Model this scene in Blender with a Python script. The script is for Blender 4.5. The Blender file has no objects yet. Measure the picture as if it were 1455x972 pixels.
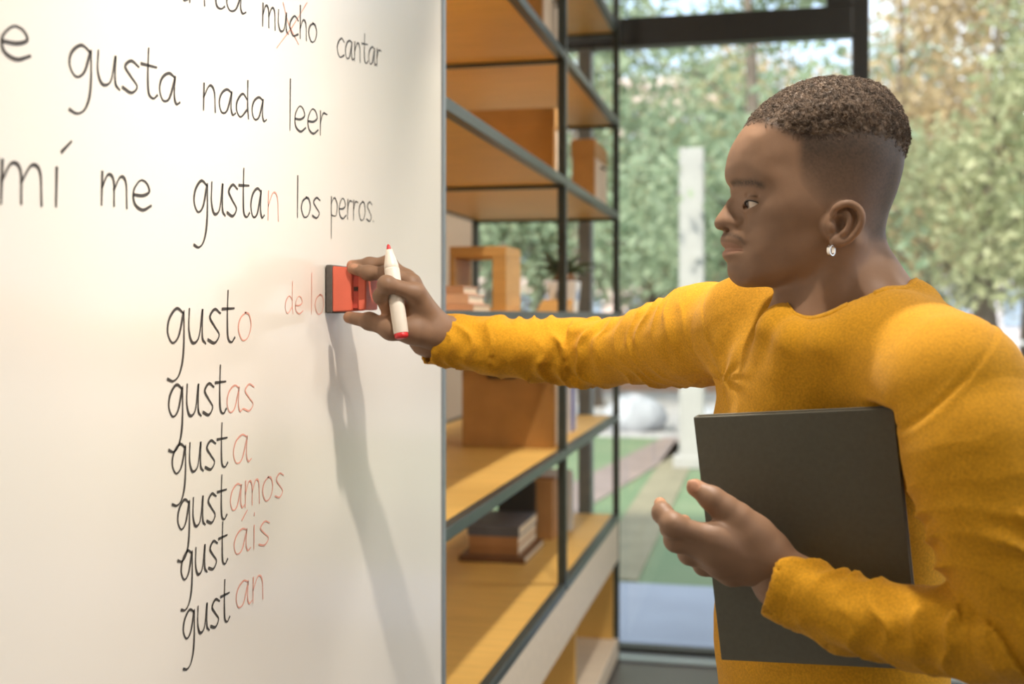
import bpy, bmesh, math, random
import numpy as np
from mathutils import Vector, Matrix

random.seed(7)
np.random.seed(7)
sc = bpy.context.scene
COL = sc.collection

# ------------------------------------------------------------------ camera
FPX, CU, CV, EYE, TH = 1623.0, 727.5, 447.0, 1.55, math.radians(12.7)
CT, ST = math.cos(TH), math.sin(TH)
cam = bpy.data.cameras.new('camera')
camo = bpy.data.objects.new('camera', cam)
COL.objects.link(camo)
camo.location = (0, 0, EYE)
camo.rotation_euler = (math.pi / 2, 0, TH)
cam.sensor_width = 36
cam.lens = FPX / 1455 * 36
cam.shift_y = -(486 - CV) / 1455
cam.clip_start = 0.02
cam.clip_end = 400
cam.dof.use_dof = True
cam.dof.focus_distance = 1.40
cam.dof.aperture_fstop = 3.8
sc.camera = camo

# ------------------------------------------------------------------ sky, exposure
sc.view_settings.view_transform = 'Standard'
sc.view_settings.look = 'None'
sc.view_settings.gamma = 1
sc.view_settings.use_curve_mapping = False
sc.view_settings.exposure = 0.0
w = bpy.data.worlds.new('sky')
sc.world = w
w.use_nodes = True
nt = w.node_tree
nt.nodes.clear()
o = nt.nodes.new('ShaderNodeOutputWorld')
bg = nt.nodes.new('ShaderNodeBackground')
tc = nt.nodes.new('ShaderNodeTexCoord')
nz = nt.nodes.new('ShaderNodeTexNoise')
nz.inputs['Scale'].default_value = 3.0
nz.inputs['Detail'].default_value = 4
rp = nt.nodes.new('ShaderNodeValToRGB')
rp.color_ramp.elements[0].position = 0.40
rp.color_ramp.elements[0].color = (0.60, 0.76, 1.0, 1)
rp.color_ramp.elements[1].position = 0.62
rp.color_ramp.elements[1].color = (1.0, 0.98, 0.95, 1)
nt.links.new(tc.outputs['Generated'], nz.inputs['Vector'])
nt.links.new(nz.outputs['Fac'], rp.inputs['Fac'])
nt.links.new(rp.outputs['Color'], bg.inputs['Color'])
nt.links.new(bg.outputs[0], o.inputs[0])
SKY = 2.2
bg.inputs['Strength'].default_value = SKY

# sun: soft, from behind the building, lighting the trees from the front
sl = bpy.data.lights.new('sun', 'SUN')
sl.energy = 6.0
sl.angle = math.radians(4)
sl.color = (1, .93, .82)
so = bpy.data.objects.new('sun', sl)
COL.objects.link(so)
so.rotation_euler = Vector((.3, .7, -.65)).to_track_quat('-Z', 'Y').to_euler()

KEY_POS, KEY_W = (.11, 1.05, 2.56), 74.0
TOP_POS, TOP_W = (-.09, 1.56, 2.75), 92.0
FILL_PANEL_W = 30.0
WASH_W = 90.0

# ------------------------------------------------------------------ helpers
def srgb(r, g, b):
    f = lambda c: c / 12.92 if c <= .04045 else ((c + .055) / 1.055) ** 2.4
    return (f(r / 255), f(g / 255), f(b / 255), 1)

MATS = {}
def mat(name, rgb, rough=.5, amt=.12, scale=8, bump=0, bscale=None, metal=0, spec=.5, stretch=None, rgb2=None, sheen=0, sub=0, attr=None, transl=0, coat=0):
    m = bpy.data.materials.new(name)
    m.use_nodes = True
    n = m.node_tree
    b = n.nodes['Principled BSDF']
    b.inputs['Roughness'].default_value = rough
    b.inputs['Metallic'].default_value = metal
    b.inputs['Specular IOR Level'].default_value = spec
    if sheen:
        b.inputs['Sheen Weight'].default_value = sheen
        b.inputs['Sheen Roughness'].default_value = .5
    if coat:
        b.inputs['Coat Weight'].default_value = coat
        b.inputs['Coat Roughness'].default_value = .05
    if sub:
        b.inputs['Subsurface Weight'].default_value = sub
        b.inputs['Subsurface Radius'].default_value = (.01, .004, .002)
        b.inputs['Subsurface Scale'].default_value = 1.0
    tc = n.nodes.new('ShaderNodeTexCoord')
    mp = n.nodes.new('ShaderNodeMapping')
    if stretch:
        mp.inputs['Scale'].default_value = stretch
    n.links.new(tc.outputs['Object'], mp.inputs['Vector'])
    nz = n.nodes.new('ShaderNodeTexNoise')
    nz.inputs['Scale'].default_value = scale
    nz.inputs['Detail'].default_value = 5
    n.links.new(mp.outputs[0], nz.inputs['Vector'])
    c = srgb(*rgb)
    c2 = srgb(*rgb2) if rgb2 else tuple(max(0, x * (1 - amt * 2)) for x in c[:3]) + (1,)
    if not rgb2:
        c1 = tuple(min(1, x * (1 + amt)) for x in c[:3]) + (1,)
    else:
        c1 = c
    rp = n.nodes.new('ShaderNodeValToRGB')
    rp.color_ramp.elements[0].position = .3
    rp.color_ramp.elements[1].position = .7
    rp.color_ramp.elements[0].color = c2
    rp.color_ramp.elements[1].color = c1
    n.links.new(nz.outputs['Fac'], rp.inputs['Fac'])
    out = rp.outputs['Color']
    if attr:
        at = n.nodes.new('ShaderNodeAttribute')
        at.attribute_name = attr
        mx = n.nodes.new('ShaderNodeMix')
        mx.data_type = 'RGBA'
        mx.blend_type = 'MULTIPLY'
        mx.inputs['Factor'].default_value = 1
        n.links.new(at.outputs['Color'], mx.inputs['A'])
        n.links.new(out, mx.inputs['B'])
        out = mx.outputs['Result']
    n.links.new(out, b.inputs['Base Color'])
    if bump:
        nb = n.nodes.new('ShaderNodeTexNoise')
        nb.inputs['Scale'].default_value = bscale or scale * 10
        nb.inputs['Detail'].default_value = 3
        n.links.new(mp.outputs[0], nb.inputs['Vector'])
        bp = n.nodes.new('ShaderNodeBump')
        bp.inputs['Strength'].default_value = bump
        bp.inputs['Distance'].default_value = .001
        n.links.new(nb.outputs['Fac'], bp.inputs['Height'])
        n.links.new(bp.outputs[0], b.inputs['Normal'])
    if transl:
        tr = n.nodes.new('ShaderNodeBsdfTranslucent')
        n.links.new(out, tr.inputs['Color'])
        ms = n.nodes.new('ShaderNodeMixShader')
        ms.inputs[0].default_value = transl
        n.links.new(b.outputs[0], ms.inputs[1])
        n.links.new(tr.outputs[0], ms.inputs[2])
        n.links.new(ms.outputs[0], n.nodes['Material Output'].inputs[0])
    MATS[name] = m
    return m

def emis(name, rgb, strength):
    m = bpy.data.materials.new(name)
    m.use_nodes = True
    n = m.node_tree
    n.nodes.clear()
    e = n.nodes.new('ShaderNodeEmission')
    e.inputs[0].default_value = (*rgb, 1)
    e.inputs[1].default_value = strength
    o = n.nodes.new('ShaderNodeOutputMaterial')
    n.links.new(e.outputs[0], o.inputs[0])
    return m

def glass_mat():
    m = bpy.data.materials.new('window_glass')
    m.use_nodes = True
    n = m.node_tree
    n.nodes.clear()
    t = n.nodes.new('ShaderNodeBsdfTransparent')
    t.inputs[0].default_value = (.97, .985, .98, 1)
    g = n.nodes.new('ShaderNodeBsdfGlossy')
    g.inputs['Roughness'].default_value = .02
    f = n.nodes.new('ShaderNodeFresnel')
    f.inputs[0].default_value = 1.5
    mx = n.nodes.new('ShaderNodeMixShader')
    o = n.nodes.new('ShaderNodeOutputMaterial')
    n.links.new(f.outputs[0], mx.inputs[0])
    n.links.new(t.outputs[0], mx.inputs[1])
    n.links.new(g.outputs[0], mx.inputs[2])
    n.links.new(mx.outputs[0], o.inputs[0])
    return m

def tag(o, label=None, cat=None, group=None, kind=None):
    if label: o['label'] = label
    if cat: o['category'] = cat
    if group: o['group'] = group
    if kind: o['kind'] = kind
    return o

def root(name, loc, label, cat, group=None, rz=0):
    o = bpy.data.objects.new(name, None)
    o.empty_display_size = .05
    COL.objects.link(o)
    o.location = loc
    o.rotation_euler = (0, 0, rz)
    return tag(o, label, cat, group)

def mobj(name, verts, faces, m, parent=None, smooth=False, off=True, attr=None):
    """verts in the parent's un-offset frame; the parent's location is subtracted"""
    v = np.asarray(verts, dtype=np.float64)
    if parent is not None and off:
        p = parent
        while p is not None:
            v = v - np.array(p.location)
            p = p.parent
    me = bpy.data.meshes.new(name)
    if isinstance(faces, np.ndarray):
        nf, k = faces.shape
        me.vertices.add(len(v))
        me.vertices.foreach_set('co', v.astype(np.float32).ravel())
        me.loops.add(nf * k)
        me.loops.foreach_set('vertex_index', faces.astype(np.int32).ravel())
        me.polygons.add(nf)
        me.polygons.foreach_set('loop_start', np.arange(0, nf * k, k, dtype=np.int32))
        me.update(calc_edges=True)
    else:
        me.from_pydata(v.tolist(), [], faces)
    me.update()
    if smooth:
        me.polygons.foreach_set('use_smooth', np.ones(len(me.polygons), dtype=bool))
    if attr is not None:
        a = me.attributes.new('Col', 'FLOAT_COLOR', 'POINT')
        a.data.foreach_set('color', attr.astype(np.float32).ravel())
    if m is not None:
        me.materials.append(m)
    o = bpy.data.objects.new(name, me)
    COL.objects.link(o)
    if parent is not None:
        o.parent = parent
    return o

def bmobj(name, bm, m, parent=None, smooth=False):
    bmesh.ops.recalc_face_normals(bm, faces=bm.faces)
    bm.verts.ensure_lookup_table()
    bm.verts.index_update()
    v = [tuple(x.co) for x in bm.verts]
    f = [[x.index for x in fa.verts] for fa in bm.faces]
    bm.free()
    return mobj(name, v, f, m, parent, smooth)

def box_bm(x0, x1, y0, y1, z0, z1, bev=0):
    bm = bmesh.new()
    r = bmesh.ops.create_cube(bm, size=1)
    for v in bm.verts:
        v.co = Vector(((x0 + x1) / 2 + v.co.x * (x1 - x0), (y0 + y1) / 2 + v.co.y * (y1 - y0), (z0 + z1) / 2 + v.co.z * (z1 - z0)))
    if bev:
        bmesh.ops.bevel(bm, geom=bm.edges[:], offset=bev, segments=2, affect='EDGES', profile=.5)
    return bm

def box(name, x0, x1, y0, y1, z0, z1, m, parent=None, bev=0):
    return bmobj(name, box_bm(x0, x1, y0, y1, z0, z1, bev), m, parent)

def tube_data(pts, rad, n=8, closed=False, caps=True):
    pts = [np.array(p, float) for p in pts]
    N = len(pts)
    rad = rad if hasattr(rad, '__len__') else [rad] * N
    vs, fs = [], []
    up = np.array([0.0, 0, 1])
    for i, p in enumerate(pts):
        if closed:
            t = pts[(i + 1) % N] - pts[i - 1]
        else:
            t = pts[min(i + 1, N - 1)] - pts[max(i - 1, 0)]
        t = t / (np.linalg.norm(t) + 1e-12)
        if i == 0:
            a = np.cross(t, up)
            if np.linalg.norm(a) < .2:
                a = np.cross(t, np.array([1.0, 0, 0]))
        else:
            a = a - t * a.dot(t)
        a = a / np.linalg.norm(a)
        b = np.cross(t, a)
        for k in range(n):
            an = 2 * math.pi * k / n
            vs.append(p + (a * math.cos(an) + b * math.sin(an)) * rad[i])
    M = N if closed else N - 1
    for i in range(M):
        j = (i + 1) % N
        for k in range(n):
            fs.append([i * n + k, i * n + (k + 1) % n, j * n + (k + 1) % n, j * n + k])
    if caps and not closed:
        fs.append(list(range(n))[::-1])
        fs.append([(N - 1) * n + k for k in range(n)])
    return vs, fs

def tube(name, pts, rad, m, parent=None, n=8, closed=False, smooth=True):
    v, f = tube_data(pts, rad, n, closed)
    return mobj(name, v, f, m, parent, smooth)

def catmull(pts, per=6, closed=False):
    p = [np.array(q, float) for q in pts]
    if closed:
        p = [p[-1]] + p + [p[0], p[1]]
    else:
        p = [2 * p[0] - p[1]] + p + [2 * p[-1] - p[-2]]
    out = []
    for i in range(1, len(p) - 2):
        for k in range(per):
            t = k / per
            a, b, c, d = p[i - 1:i + 3]
            out.append(.5 * ((2 * b) + (c - a) * t + (2 * a - 5 * b + 4 * c - d) * t * t + (3 * b - a - 3 * c + d) * t ** 3))
    if not closed:
        out.append(p[-2])
    return out

def P(u, v, z):                 # camera-aligned frame: x right, y away, z height
    return np.array([(u - CU) / FPX * z, z, EYE - (v - CV) / FPX * z])

def c2w(p):                     # camera-aligned -> world
    return np.array([p[0] * CT - p[1] * ST, p[0] * ST + p[1] * CT, p[2]])

def yat(u, x):                  # distance along the wall where a vertical plane x is seen at column u
    return -x / math.tan(TH - math.atan((u - CU) / FPX))

def vh(v, x, y):                # height of row v at a world point x, y
    return EYE - (v - CV) / FPX * (y * CT - x * ST)

# ------------------------------------------------------------------ implicit surfaces
class Field:
    def __init__(s, lo, hi, res):
        s.lo = np.array(lo, float)
        s.res = res
        s.n = np.ceil((np.array(hi) - s.lo) / res).astype(int) + 1
        s.F = np.full(s.n, .06, np.float32)
        s.ax = [(s.lo[i] + np.arange(s.n[i]) * res).astype(np.float32) for i in range(3)]
    def sub(s, lo, hi):
        i0 = np.clip(np.floor((np.array(lo) - s.lo) / s.res).astype(int), 0, s.n)
        i1 = np.clip(np.ceil((np.array(hi) - s.lo) / s.res).astype(int) + 1, 0, s.n)
        sl = tuple(slice(a, b) for a, b in zip(i0, i1))
        return sl, (s.ax[0][sl[0]][:, None, None], s.ax[1][sl[1]][None, :, None], s.ax[2][sl[2]][None, None, :])
    def put(s, lo, hi, fn, k=.01, op='u'):
        mg = k + 3 * s.res
        sl, g = s.sub(np.array(lo) - mg, np.array(hi) + mg)
        if any(x.stop <= x.start for x in sl):
            return
        d = fn(*g).astype(np.float32)
        A = s.F[sl]
        if op == 'u':
            h = np.clip(.5 + .5 * (A - d) / k, 0, 1)
            s.F[sl] = A + (d - A) * h - k * h * (1 - h)
        else:
            d = -d
            h = np.clip(.5 + .5 * (d - A) / k, 0, 1)
            s.F[sl] = A + (d - A) * h + k * h * (1 - h)
    def cone(s, a, b, ra, rb, k=.01, op='u'):
        a = np.asarray(a, float); b = np.asarray(b, float)
        ba = b - a
        L2 = float(ba.dot(ba)) + 1e-12
        def fn(x, y, z):
            px, py, pz = x - a[0], y - a[1], z - a[2]
            t = np.clip((px * ba[0] + py * ba[1] + pz * ba[2]) / L2, 0, 1)
            return np.sqrt((px - t * ba[0]) ** 2 + (py - t * ba[1]) ** 2 + (pz - t * ba[2]) ** 2) - (ra + t * (rb - ra))
        R = max(ra, rb)
        s.put(np.minimum(a, b) - R, np.maximum(a, b) + R, fn, k, op)
    def chain(s, pts, k=.008, op='u'):
        for (a, ra), (b, rb) in zip(pts[:-1], pts[1:]):
            s.cone(a, b, ra, rb, k, op)
    def ell(s, c, ax, r, k=.01, op='u'):
        c = np.asarray(c, float)
        ax = np.asarray(ax, float)
        r = np.asarray(r, float)
        def fn(x, y, z):
            px, py, pz = x - c[0], y - c[1], z - c[2]
            k0 = 0; k1 = 0
            for i in range(3):
                q = (px * ax[i][0] + py * ax[i][1] + pz * ax[i][2])
                k0 = k0 + (q / r[i]) ** 2
                k1 = k1 + (q / r[i] ** 2) ** 2
            k0 = np.sqrt(k0); k1 = np.sqrt(k1) + 1e-9
            return k0 * (k0 - 1) / k1
        s.put(c - r.max(), c + r.max(), fn, k, op)
    def econe(s, a, b, n1, r1a, r2a, r1b, r2b, k=.02, op='u'):
        """cone with an elliptic section: n1 is the direction of radius 1"""
        a = np.asarray(a, float); b = np.asarray(b, float)
        ba = b - a
        L = np.linalg.norm(ba); d = ba / L
        n1 = np.asarray(n1, float); n1 = n1 - d * n1.dot(d); n1 = n1 / np.linalg.norm(n1)
        n2 = np.cross(d, n1)
        def fn(x, y, z):
            px, py, pz = x - a[0], y - a[1], z - a[2]
            q3 = px * d[0] + py * d[1] + pz * d[2]
            t = np.clip(q3 / L, 0, 1)
            q3 = q3 - t * L
            q1 = px * n1[0] + py * n1[1] + pz * n1[2]
            q2 = px * n2[0] + py * n2[1] + pz * n2[2]
            r1 = r1a + t * (r1b - r1a); r2 = r2a + t * (r2b - r2a); r3 = np.minimum(r1, r2)
            k0 = np.sqrt((q1 / r1) ** 2 + (q2 / r2) ** 2 + (q3 / r3) ** 2)
            k1 = np.sqrt((q1 / r1 ** 2) ** 2 + (q2 / r2 ** 2) ** 2 + (q3 / r3 ** 2) ** 2) + 1e-6
            return k0 * (k0 - 1) / k1
        R = max(r1a, r2a, r1b, r2b)
        s.put(np.minimum(a, b) - R, np.maximum(a, b) + R, fn, k, op)
    def sample(s, p):
        q = (np.asarray(p) - s.lo) / s.res
        i = np.clip(np.floor(q).astype(int), 0, s.n - 2)
        f = np.clip(q - i, 0, 1)
        r = 0
        for dx in (0, 1):
            for dy in (0, 1):
                for dz in (0, 1):
                    wt = (f[:, 0] if dx else 1 - f[:, 0]) * (f[:, 1] if dy else 1 - f[:, 1]) * (f[:, 2] if dz else 1 - f[:, 2])
                    r = r + wt * s.F[i[:, 0] + dx, i[:, 1] + dy, i[:, 2] + dz]
        return r
    def mesh(s, smooth=2):
        F = s.F
        I = F < 0
        n = s.n
        cnt = np.zeros(n - 1, np.uint8)
        for dx in (0, 1):
            for dy in (0, 1):
                for dz in (0, 1):
                    cnt += I[dx:n[0] - 1 + dx, dy:n[1] - 1 + dy, dz:n[2] - 1 + dz]
        act = (cnt > 0) & (cnt < 8)
        idx = np.argwhere(act)
        vid = np.full(n - 1, -1, np.int32)
        vid[act] = np.arange(len(idx))
        acc = np.zeros((len(idx), 3)); num = np.zeros(len(idx))
        cs = [(0, 0, 0), (1, 0, 0), (0, 1, 0), (1, 1, 0), (0, 0, 1), (1, 0, 1), (0, 1, 1), (1, 1, 1)]
        val = [F[idx[:, 0] + c[0], idx[:, 1] + c[1], idx[:, 2] + c[2]] for c in cs]
        for i in range(8):
            for j in range(i + 1, 8):
                df = [cs[j][q] - cs[i][q] for q in range(3)]
                if sum(abs(q) for q in df) != 1:
                    continue
                m = (val[i] < 0) != (val[j] < 0)
                t = val[i][m] / (val[i][m] - val[j][m])
                acc[m] += np.array(cs[i]) + t[:, None] * np.array(df)
                num[m] += 1
        V = s.lo + (idx + acc / num[:, None]) * s.res
        quads = []
        for a in range(3):
            b, c = (a + 1) % 3, (a + 2) % 3
            A = np.take(I, range(0, n[a] - 1), a); B = np.take(I, range(1, n[a]), a)
            for sg in (0, 1):
                e = np.argwhere((A & ~B) if sg else (B & ~A))
                e = e[(e[:, b] > 0) & (e[:, c] > 0) & (e[:, b] < n[b] - 1) & (e[:, c] < n[c] - 1)]
                q = []
                for db, dc in ((1, 1), (0, 1), (0, 0), (1, 0)):
                    f = e.copy(); f[:, b] -= db; f[:, c] -= dc
                    q.append(vid[f[:, 0], f[:, 1], f[:, 2]])
                q = np.stack(q, 1)
                quads.append(q if sg else q[:, ::-1])
        Q = np.concatenate(quads)
        Q = Q[(Q >= 0).all(1)]
        V = relax(V, Q, smooth)
        return V, Q

def relax(V, Q, it):
    e = np.concatenate([Q[:, [0, 1]], Q[:, [1, 2]], Q[:, [2, 3]], Q[:, [3, 0]]])
    e = np.concatenate([e, e[:, ::-1]])
    deg = np.bincount(e[:, 0], minlength=len(V)).astype(float)[:, None] + 1e-9
    for i in range(it):
        for lam in (.5, -.3):
            s = np.stack([np.bincount(e[:, 0], weights=V[e[:, 1], k], minlength=len(V)) for k in range(3)], 1)
            V = V + lam * (s / deg - V)
    return V

def vnormals(V, Q):
    n = np.cross(V[Q[:, 2]] - V[Q[:, 0]], V[Q[:, 3]] - V[Q[:, 1]])
    N = np.zeros_like(V)
    for k in range(4):
        for c in range(3):
            N[:, c] += np.bincount(Q[:, k], weights=n[:, c], minlength=len(V))
    return N / (np.linalg.norm(N, axis=1)[:, None] + 1e-12)

NT = np.random.RandomState(3).rand(32, 32, 32)
def noise(p, seed=0):
    p = np.asarray(p) + seed * 7.31
    i = np.floor(p).astype(int); f = p - i
    f = f * f * (3 - 2 * f)
    r = 0
    for dx in (0, 1):
        for dy in (0, 1):
            for dz in (0, 1):
                wt = (f[:, 0] if dx else 1 - f[:, 0]) * (f[:, 1] if dy else 1 - f[:, 1]) * (f[:, 2] if dz else 1 - f[:, 2])
                r = r + wt * NT[(i[:, 0] + dx) % 32, (i[:, 1] + dy) % 32, (i[:, 2] + dz) % 32]
    return r * 2 - 1

def sstep(a, b, x):
    t = np.clip((x - a) / (b - a), 0, 1)
    return t * t * (3 - 2 * t)

# ------------------------------------------------------------------ materials
M_board = mat('whiteboard_enamel', (238, 229, 216), .16, .008, 1.5, spec=.35)
M_alu = mat('grey_aluminium_trim', (138, 144, 146), .4, .05, 30, metal=.3)
M_ink = mat('black_marker_ink', (70, 63, 58), .5, .15, 40)
M_red = mat('faint_red_marker_ink', (236, 168, 148), .5, .08, 40)
M_steel = mat('dark_green_grey_steel', (72, 78, 74), .38, .06, 20, metal=.3)
M_ply = mat('yellow_birch_plywood', (228, 182, 98), .45, .06, 5, stretch=(1, 8, 1), bump=.1)
M_white = mat('whitewashed_wood', (226, 208, 184), .5, .04, 6, stretch=(1, 6, 6))
M_kraft = mat('kraft_cardboard', (188, 138, 74), .7, .06, 12, bump=.15, bscale=300)
M_kraft_lit = mat('lit_cardboard_front', (226, 200, 170), .7, .04, 12)  # sunlit look of the kraft box fronts, put into a paler colour
M_dark = mat('dark_metal_pull', (58, 48, 40), .4, .05, 30, metal=.5)
M_crate = mat('golden_pine', (200, 150, 84), .5, .1, 4, stretch=(1, 1, 7))
M_pages = mat('book_pages', (224, 206, 178), .8, .05, 60, stretch=(1, 1, 40))
M_frame = mat('black_window_frame', (44, 44, 42), .4, .05, 20)
M_glass = glass_mat()
M_floor = mat('dark_grey_floor', (92, 88, 84), .35, .08, 3)
M_wall = mat('warm_plaster_wall', (226, 212, 192), .8, .02, 6)
M_ceil = mat('white_ceiling', (236, 230, 220), .9, .01, 4)

# ------------------------------------------------------------------ room shell
RX0, RX1, RY0, RY1, RH = -3.2, 3.4, -3.0, 5.22, 3.45
def struct(o):
    o['kind'] = 'structure'
    return o
struct(box('floor', RX0, RX1, RY0, RY1 + .1, -.12, 0, M_floor))
struct(box('ceiling', RX0, RX1, RY0, RY1 + .1, RH, RH + .15, M_ceil))
struct(box('wall_left', RX0 - .12, RX0, RY0, RY1 + .1, -.12, RH + .15, M_wall))
struct(box('wall_back', RX0, RX1, RY0 - .12, RY0, -.12, RH + .15, M_wall))
wr = bpy.data.objects.new('wall_right', None); COL.objects.link(wr); struct(wr)
wr.location = (RX1, 0, 0)
box('wall_pier', RX1, RX1 + .12, RY0, -1.2, -.12, RH + .15, M_wall, wr)
box('wall_pier', RX1, RX1 + .12, 3.6, RY1 + .1, -.12, RH + .15, M_wall, wr)
box('wall_pier', RX1, RX1 + .12, -1.2, 3.6, -.12, .5, M_wall, wr)
box('wall_pier', RX1, RX1 + .12, -1.2, 3.6, 3.0, RH + .15, M_wall, wr)

# glass front at the far end: window_1
wn = bpy.data.objects.new('window_1', None); COL.objects.link(wn); struct(wn)
wn.location = (0, RY1, 0)
def wbar(n, x0, x1, h0, h1, d=.09, m=M_frame):
    return box(n, x0, x1, RY1 - .02, RY1 - .02 + d, h0, h1, m, wn, .004)
wbar('mullion', .355, .425, 0.06, RH)
wbar('transom', -1.36, .355, 2.775, 2.905)
wbar('sash_frame', .245, .355, 2.905, RH, .07)
wbar('sash_frame', -1.36, -.90, 2.905, RH, .03)
wbar('mullion', -.86, -.80, .06, 2.775, .09, M_alu)
wbar('mullion', 2.35, 2.42, .06, RH)
wbar('bottom_rail', RX0, RX1, 0.0, .03)
box('glass_pane', -1.36, .355, RY1 + .035, RY1 + .045, .03, 2.775, M_glass, wn)
box('glass_pane', -1.36, .245, RY1 + .035, RY1 + .045, 2.905, RH, M_glass, wn)
box('glass_pane', .425, 2.35, RY1 + .035, RY1 + .045, .03, RH, M_glass, wn)
box('glass_pane', 2.42, RX1, RY1 + .035, RY1 + .045, .03, RH, M_glass, wn)
struct(box('trim_1', -1.36, RX1, RY1 - .14, RY1 - .022, 0, .012, mat('brushed_threshold', (176, 188, 194), .3, .03, 30, metal=.5), None, .003))
struct(box('wall_far', RX0, -1.36, RY1, RY1 + .1, 0, RH, M_wall))
w2 = bpy.data.objects.new('window_2', None); COL.objects.link(w2); struct(w2)
w2.location = (RX1, 0, 0)
for yy in (-1.2, .4, 2.0, 3.54):
    box('mullion', RX1 + .02, RX1 + .10, yy, yy + .06, .5, 3.0, M_frame, w2)
for ya, yb in ((-1.14, .4), (.46, 2.0), (2.06, 3.54)):
    box('glass_pane', RX1 + .055, RX1 + .065, ya, yb, .5, 3.0, M_glass, w2)

# ------------------------------------------------------------------ lamps
M_can = mat('black_lamp_can', (38, 38, 38), .4, .05, 20)
M_lens = emis('lamp_lens', (1, .93, .82), 14)
def spotlight(loc, target, watt, angle, label, blend=.5, rad=.03, col=(1, .92, .82)):
    r = root('ceiling_spotlight', loc, label, 'spotlight', 'track spotlights above the board')
    d = Vector(target) - Vector(loc); d.normalize()
    a = np.array(loc) - np.array(d) * .13
    tube('lamp_can', [a, np.array(loc) + np.array(d) * .006], .045, M_can, r, 20)
    tube('lamp_stem', [a + np.array(d) * .05, (a[0], a[1], RH)], .012, M_can, r, 8)
    L = bpy.data.lights.new('spot', 'SPOT')
    L.energy = watt; L.spot_size = angle; L.spot_blend = blend; L.shadow_soft_size = rad; L.color = col
    lo = bpy.data.objects.new('spot', L); COL.objects.link(lo)
    lo.parent = r
    lo.location = tuple(np.array(d) * .012)
    lo.rotation_euler = d.to_track_quat('-Z', 'Y').to_euler()
    return r
spotlight(KEY_POS, (-.62, 1.25, 1.25), KEY_W, math.radians(88), 'black ceiling spotlight aimed at the middle of the whiteboard', 1)
spotlight(TOP_POS, (.10, 1.42, 1.45), TOP_W, math.radians(56), 'black ceiling spotlight straight above the man', .5)
spotlight((-.15, 2.5, 2.95), (-.72, 2.75, .8), WASH_W, math.radians(75), 'black ceiling spotlight aimed at the shelves next to the whiteboard')
spotlight((-.12, 3.8, 2.95), (-.72, 4.1, .8), WASH_W, math.radians(75), 'black ceiling spotlight aimed at the far end of the shelves')

M_diff = emis('fill_panel_diffuser', (1, .95, .88), 1.5)  # panels added to the ceiling as soft fill for the room
for i, (x, y) in enumerate(((-1.9, .4), (-1.9, 3.4), (2.6, -.6), (2.6, 1.4), (1.5, 4.2))):
    r = root('added_fill_panel', (x, y, RH), 'added flat square fill panel on the ceiling ' + ('behind the near end of the whiteboard', 'behind the shelves', 'by the right-hand windows at the back of the room', 'by the middle of the right-hand windows', 'close to the glass front')[i], 'fill light', 'added fill panels')
    box('panel_frame', x - .33, x + .33, y - .33, y + .33, RH - .03, RH, M_alu, r)
    box('diffuser', x - .3, x + .3, y - .3, y + .3, RH - .034, RH - .029, M_diff, r)
    L = bpy.data.lights.new('panel', 'AREA'); L.shape = 'SQUARE'; L.size = .58; L.energy = FILL_PANEL_W; L.color = (1, .95, .88)
    lo = bpy.data.objects.new('panel', L); COL.objects.link(lo); lo.parent = r; lo.location = (0, 0, -.04)

# ------------------------------------------------------------------ whiteboard with handwriting
BX = -.62
wb_y1 = yat(632, BX)
wb = root('whiteboard', (BX, 1.2, 0), 'large cream-white glossy whiteboard covered in handwritten Spanish verb forms', 'whiteboard')
box('board_panel', BX - .018, BX, -.35, wb_y1 - .024, .12, 2.75, M_board, wb)
def wtrim(n, y0, y1, h0, h1):
    box(n, BX - .022, BX + .003, y0, y1, h0, h1, M_alu, wb, .002)
wtrim('edge_trim', wb_y1 - .024, wb_y1, .10, 2.77)
wtrim('edge_trim', -.362, -.35, .10, 2.77)
wtrim('edge_trim', -.35, wb_y1 - .024, 2.75, 2.77)
wtrim('edge_trim', -.35, wb_y1 - .024, .10, .12)

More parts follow.
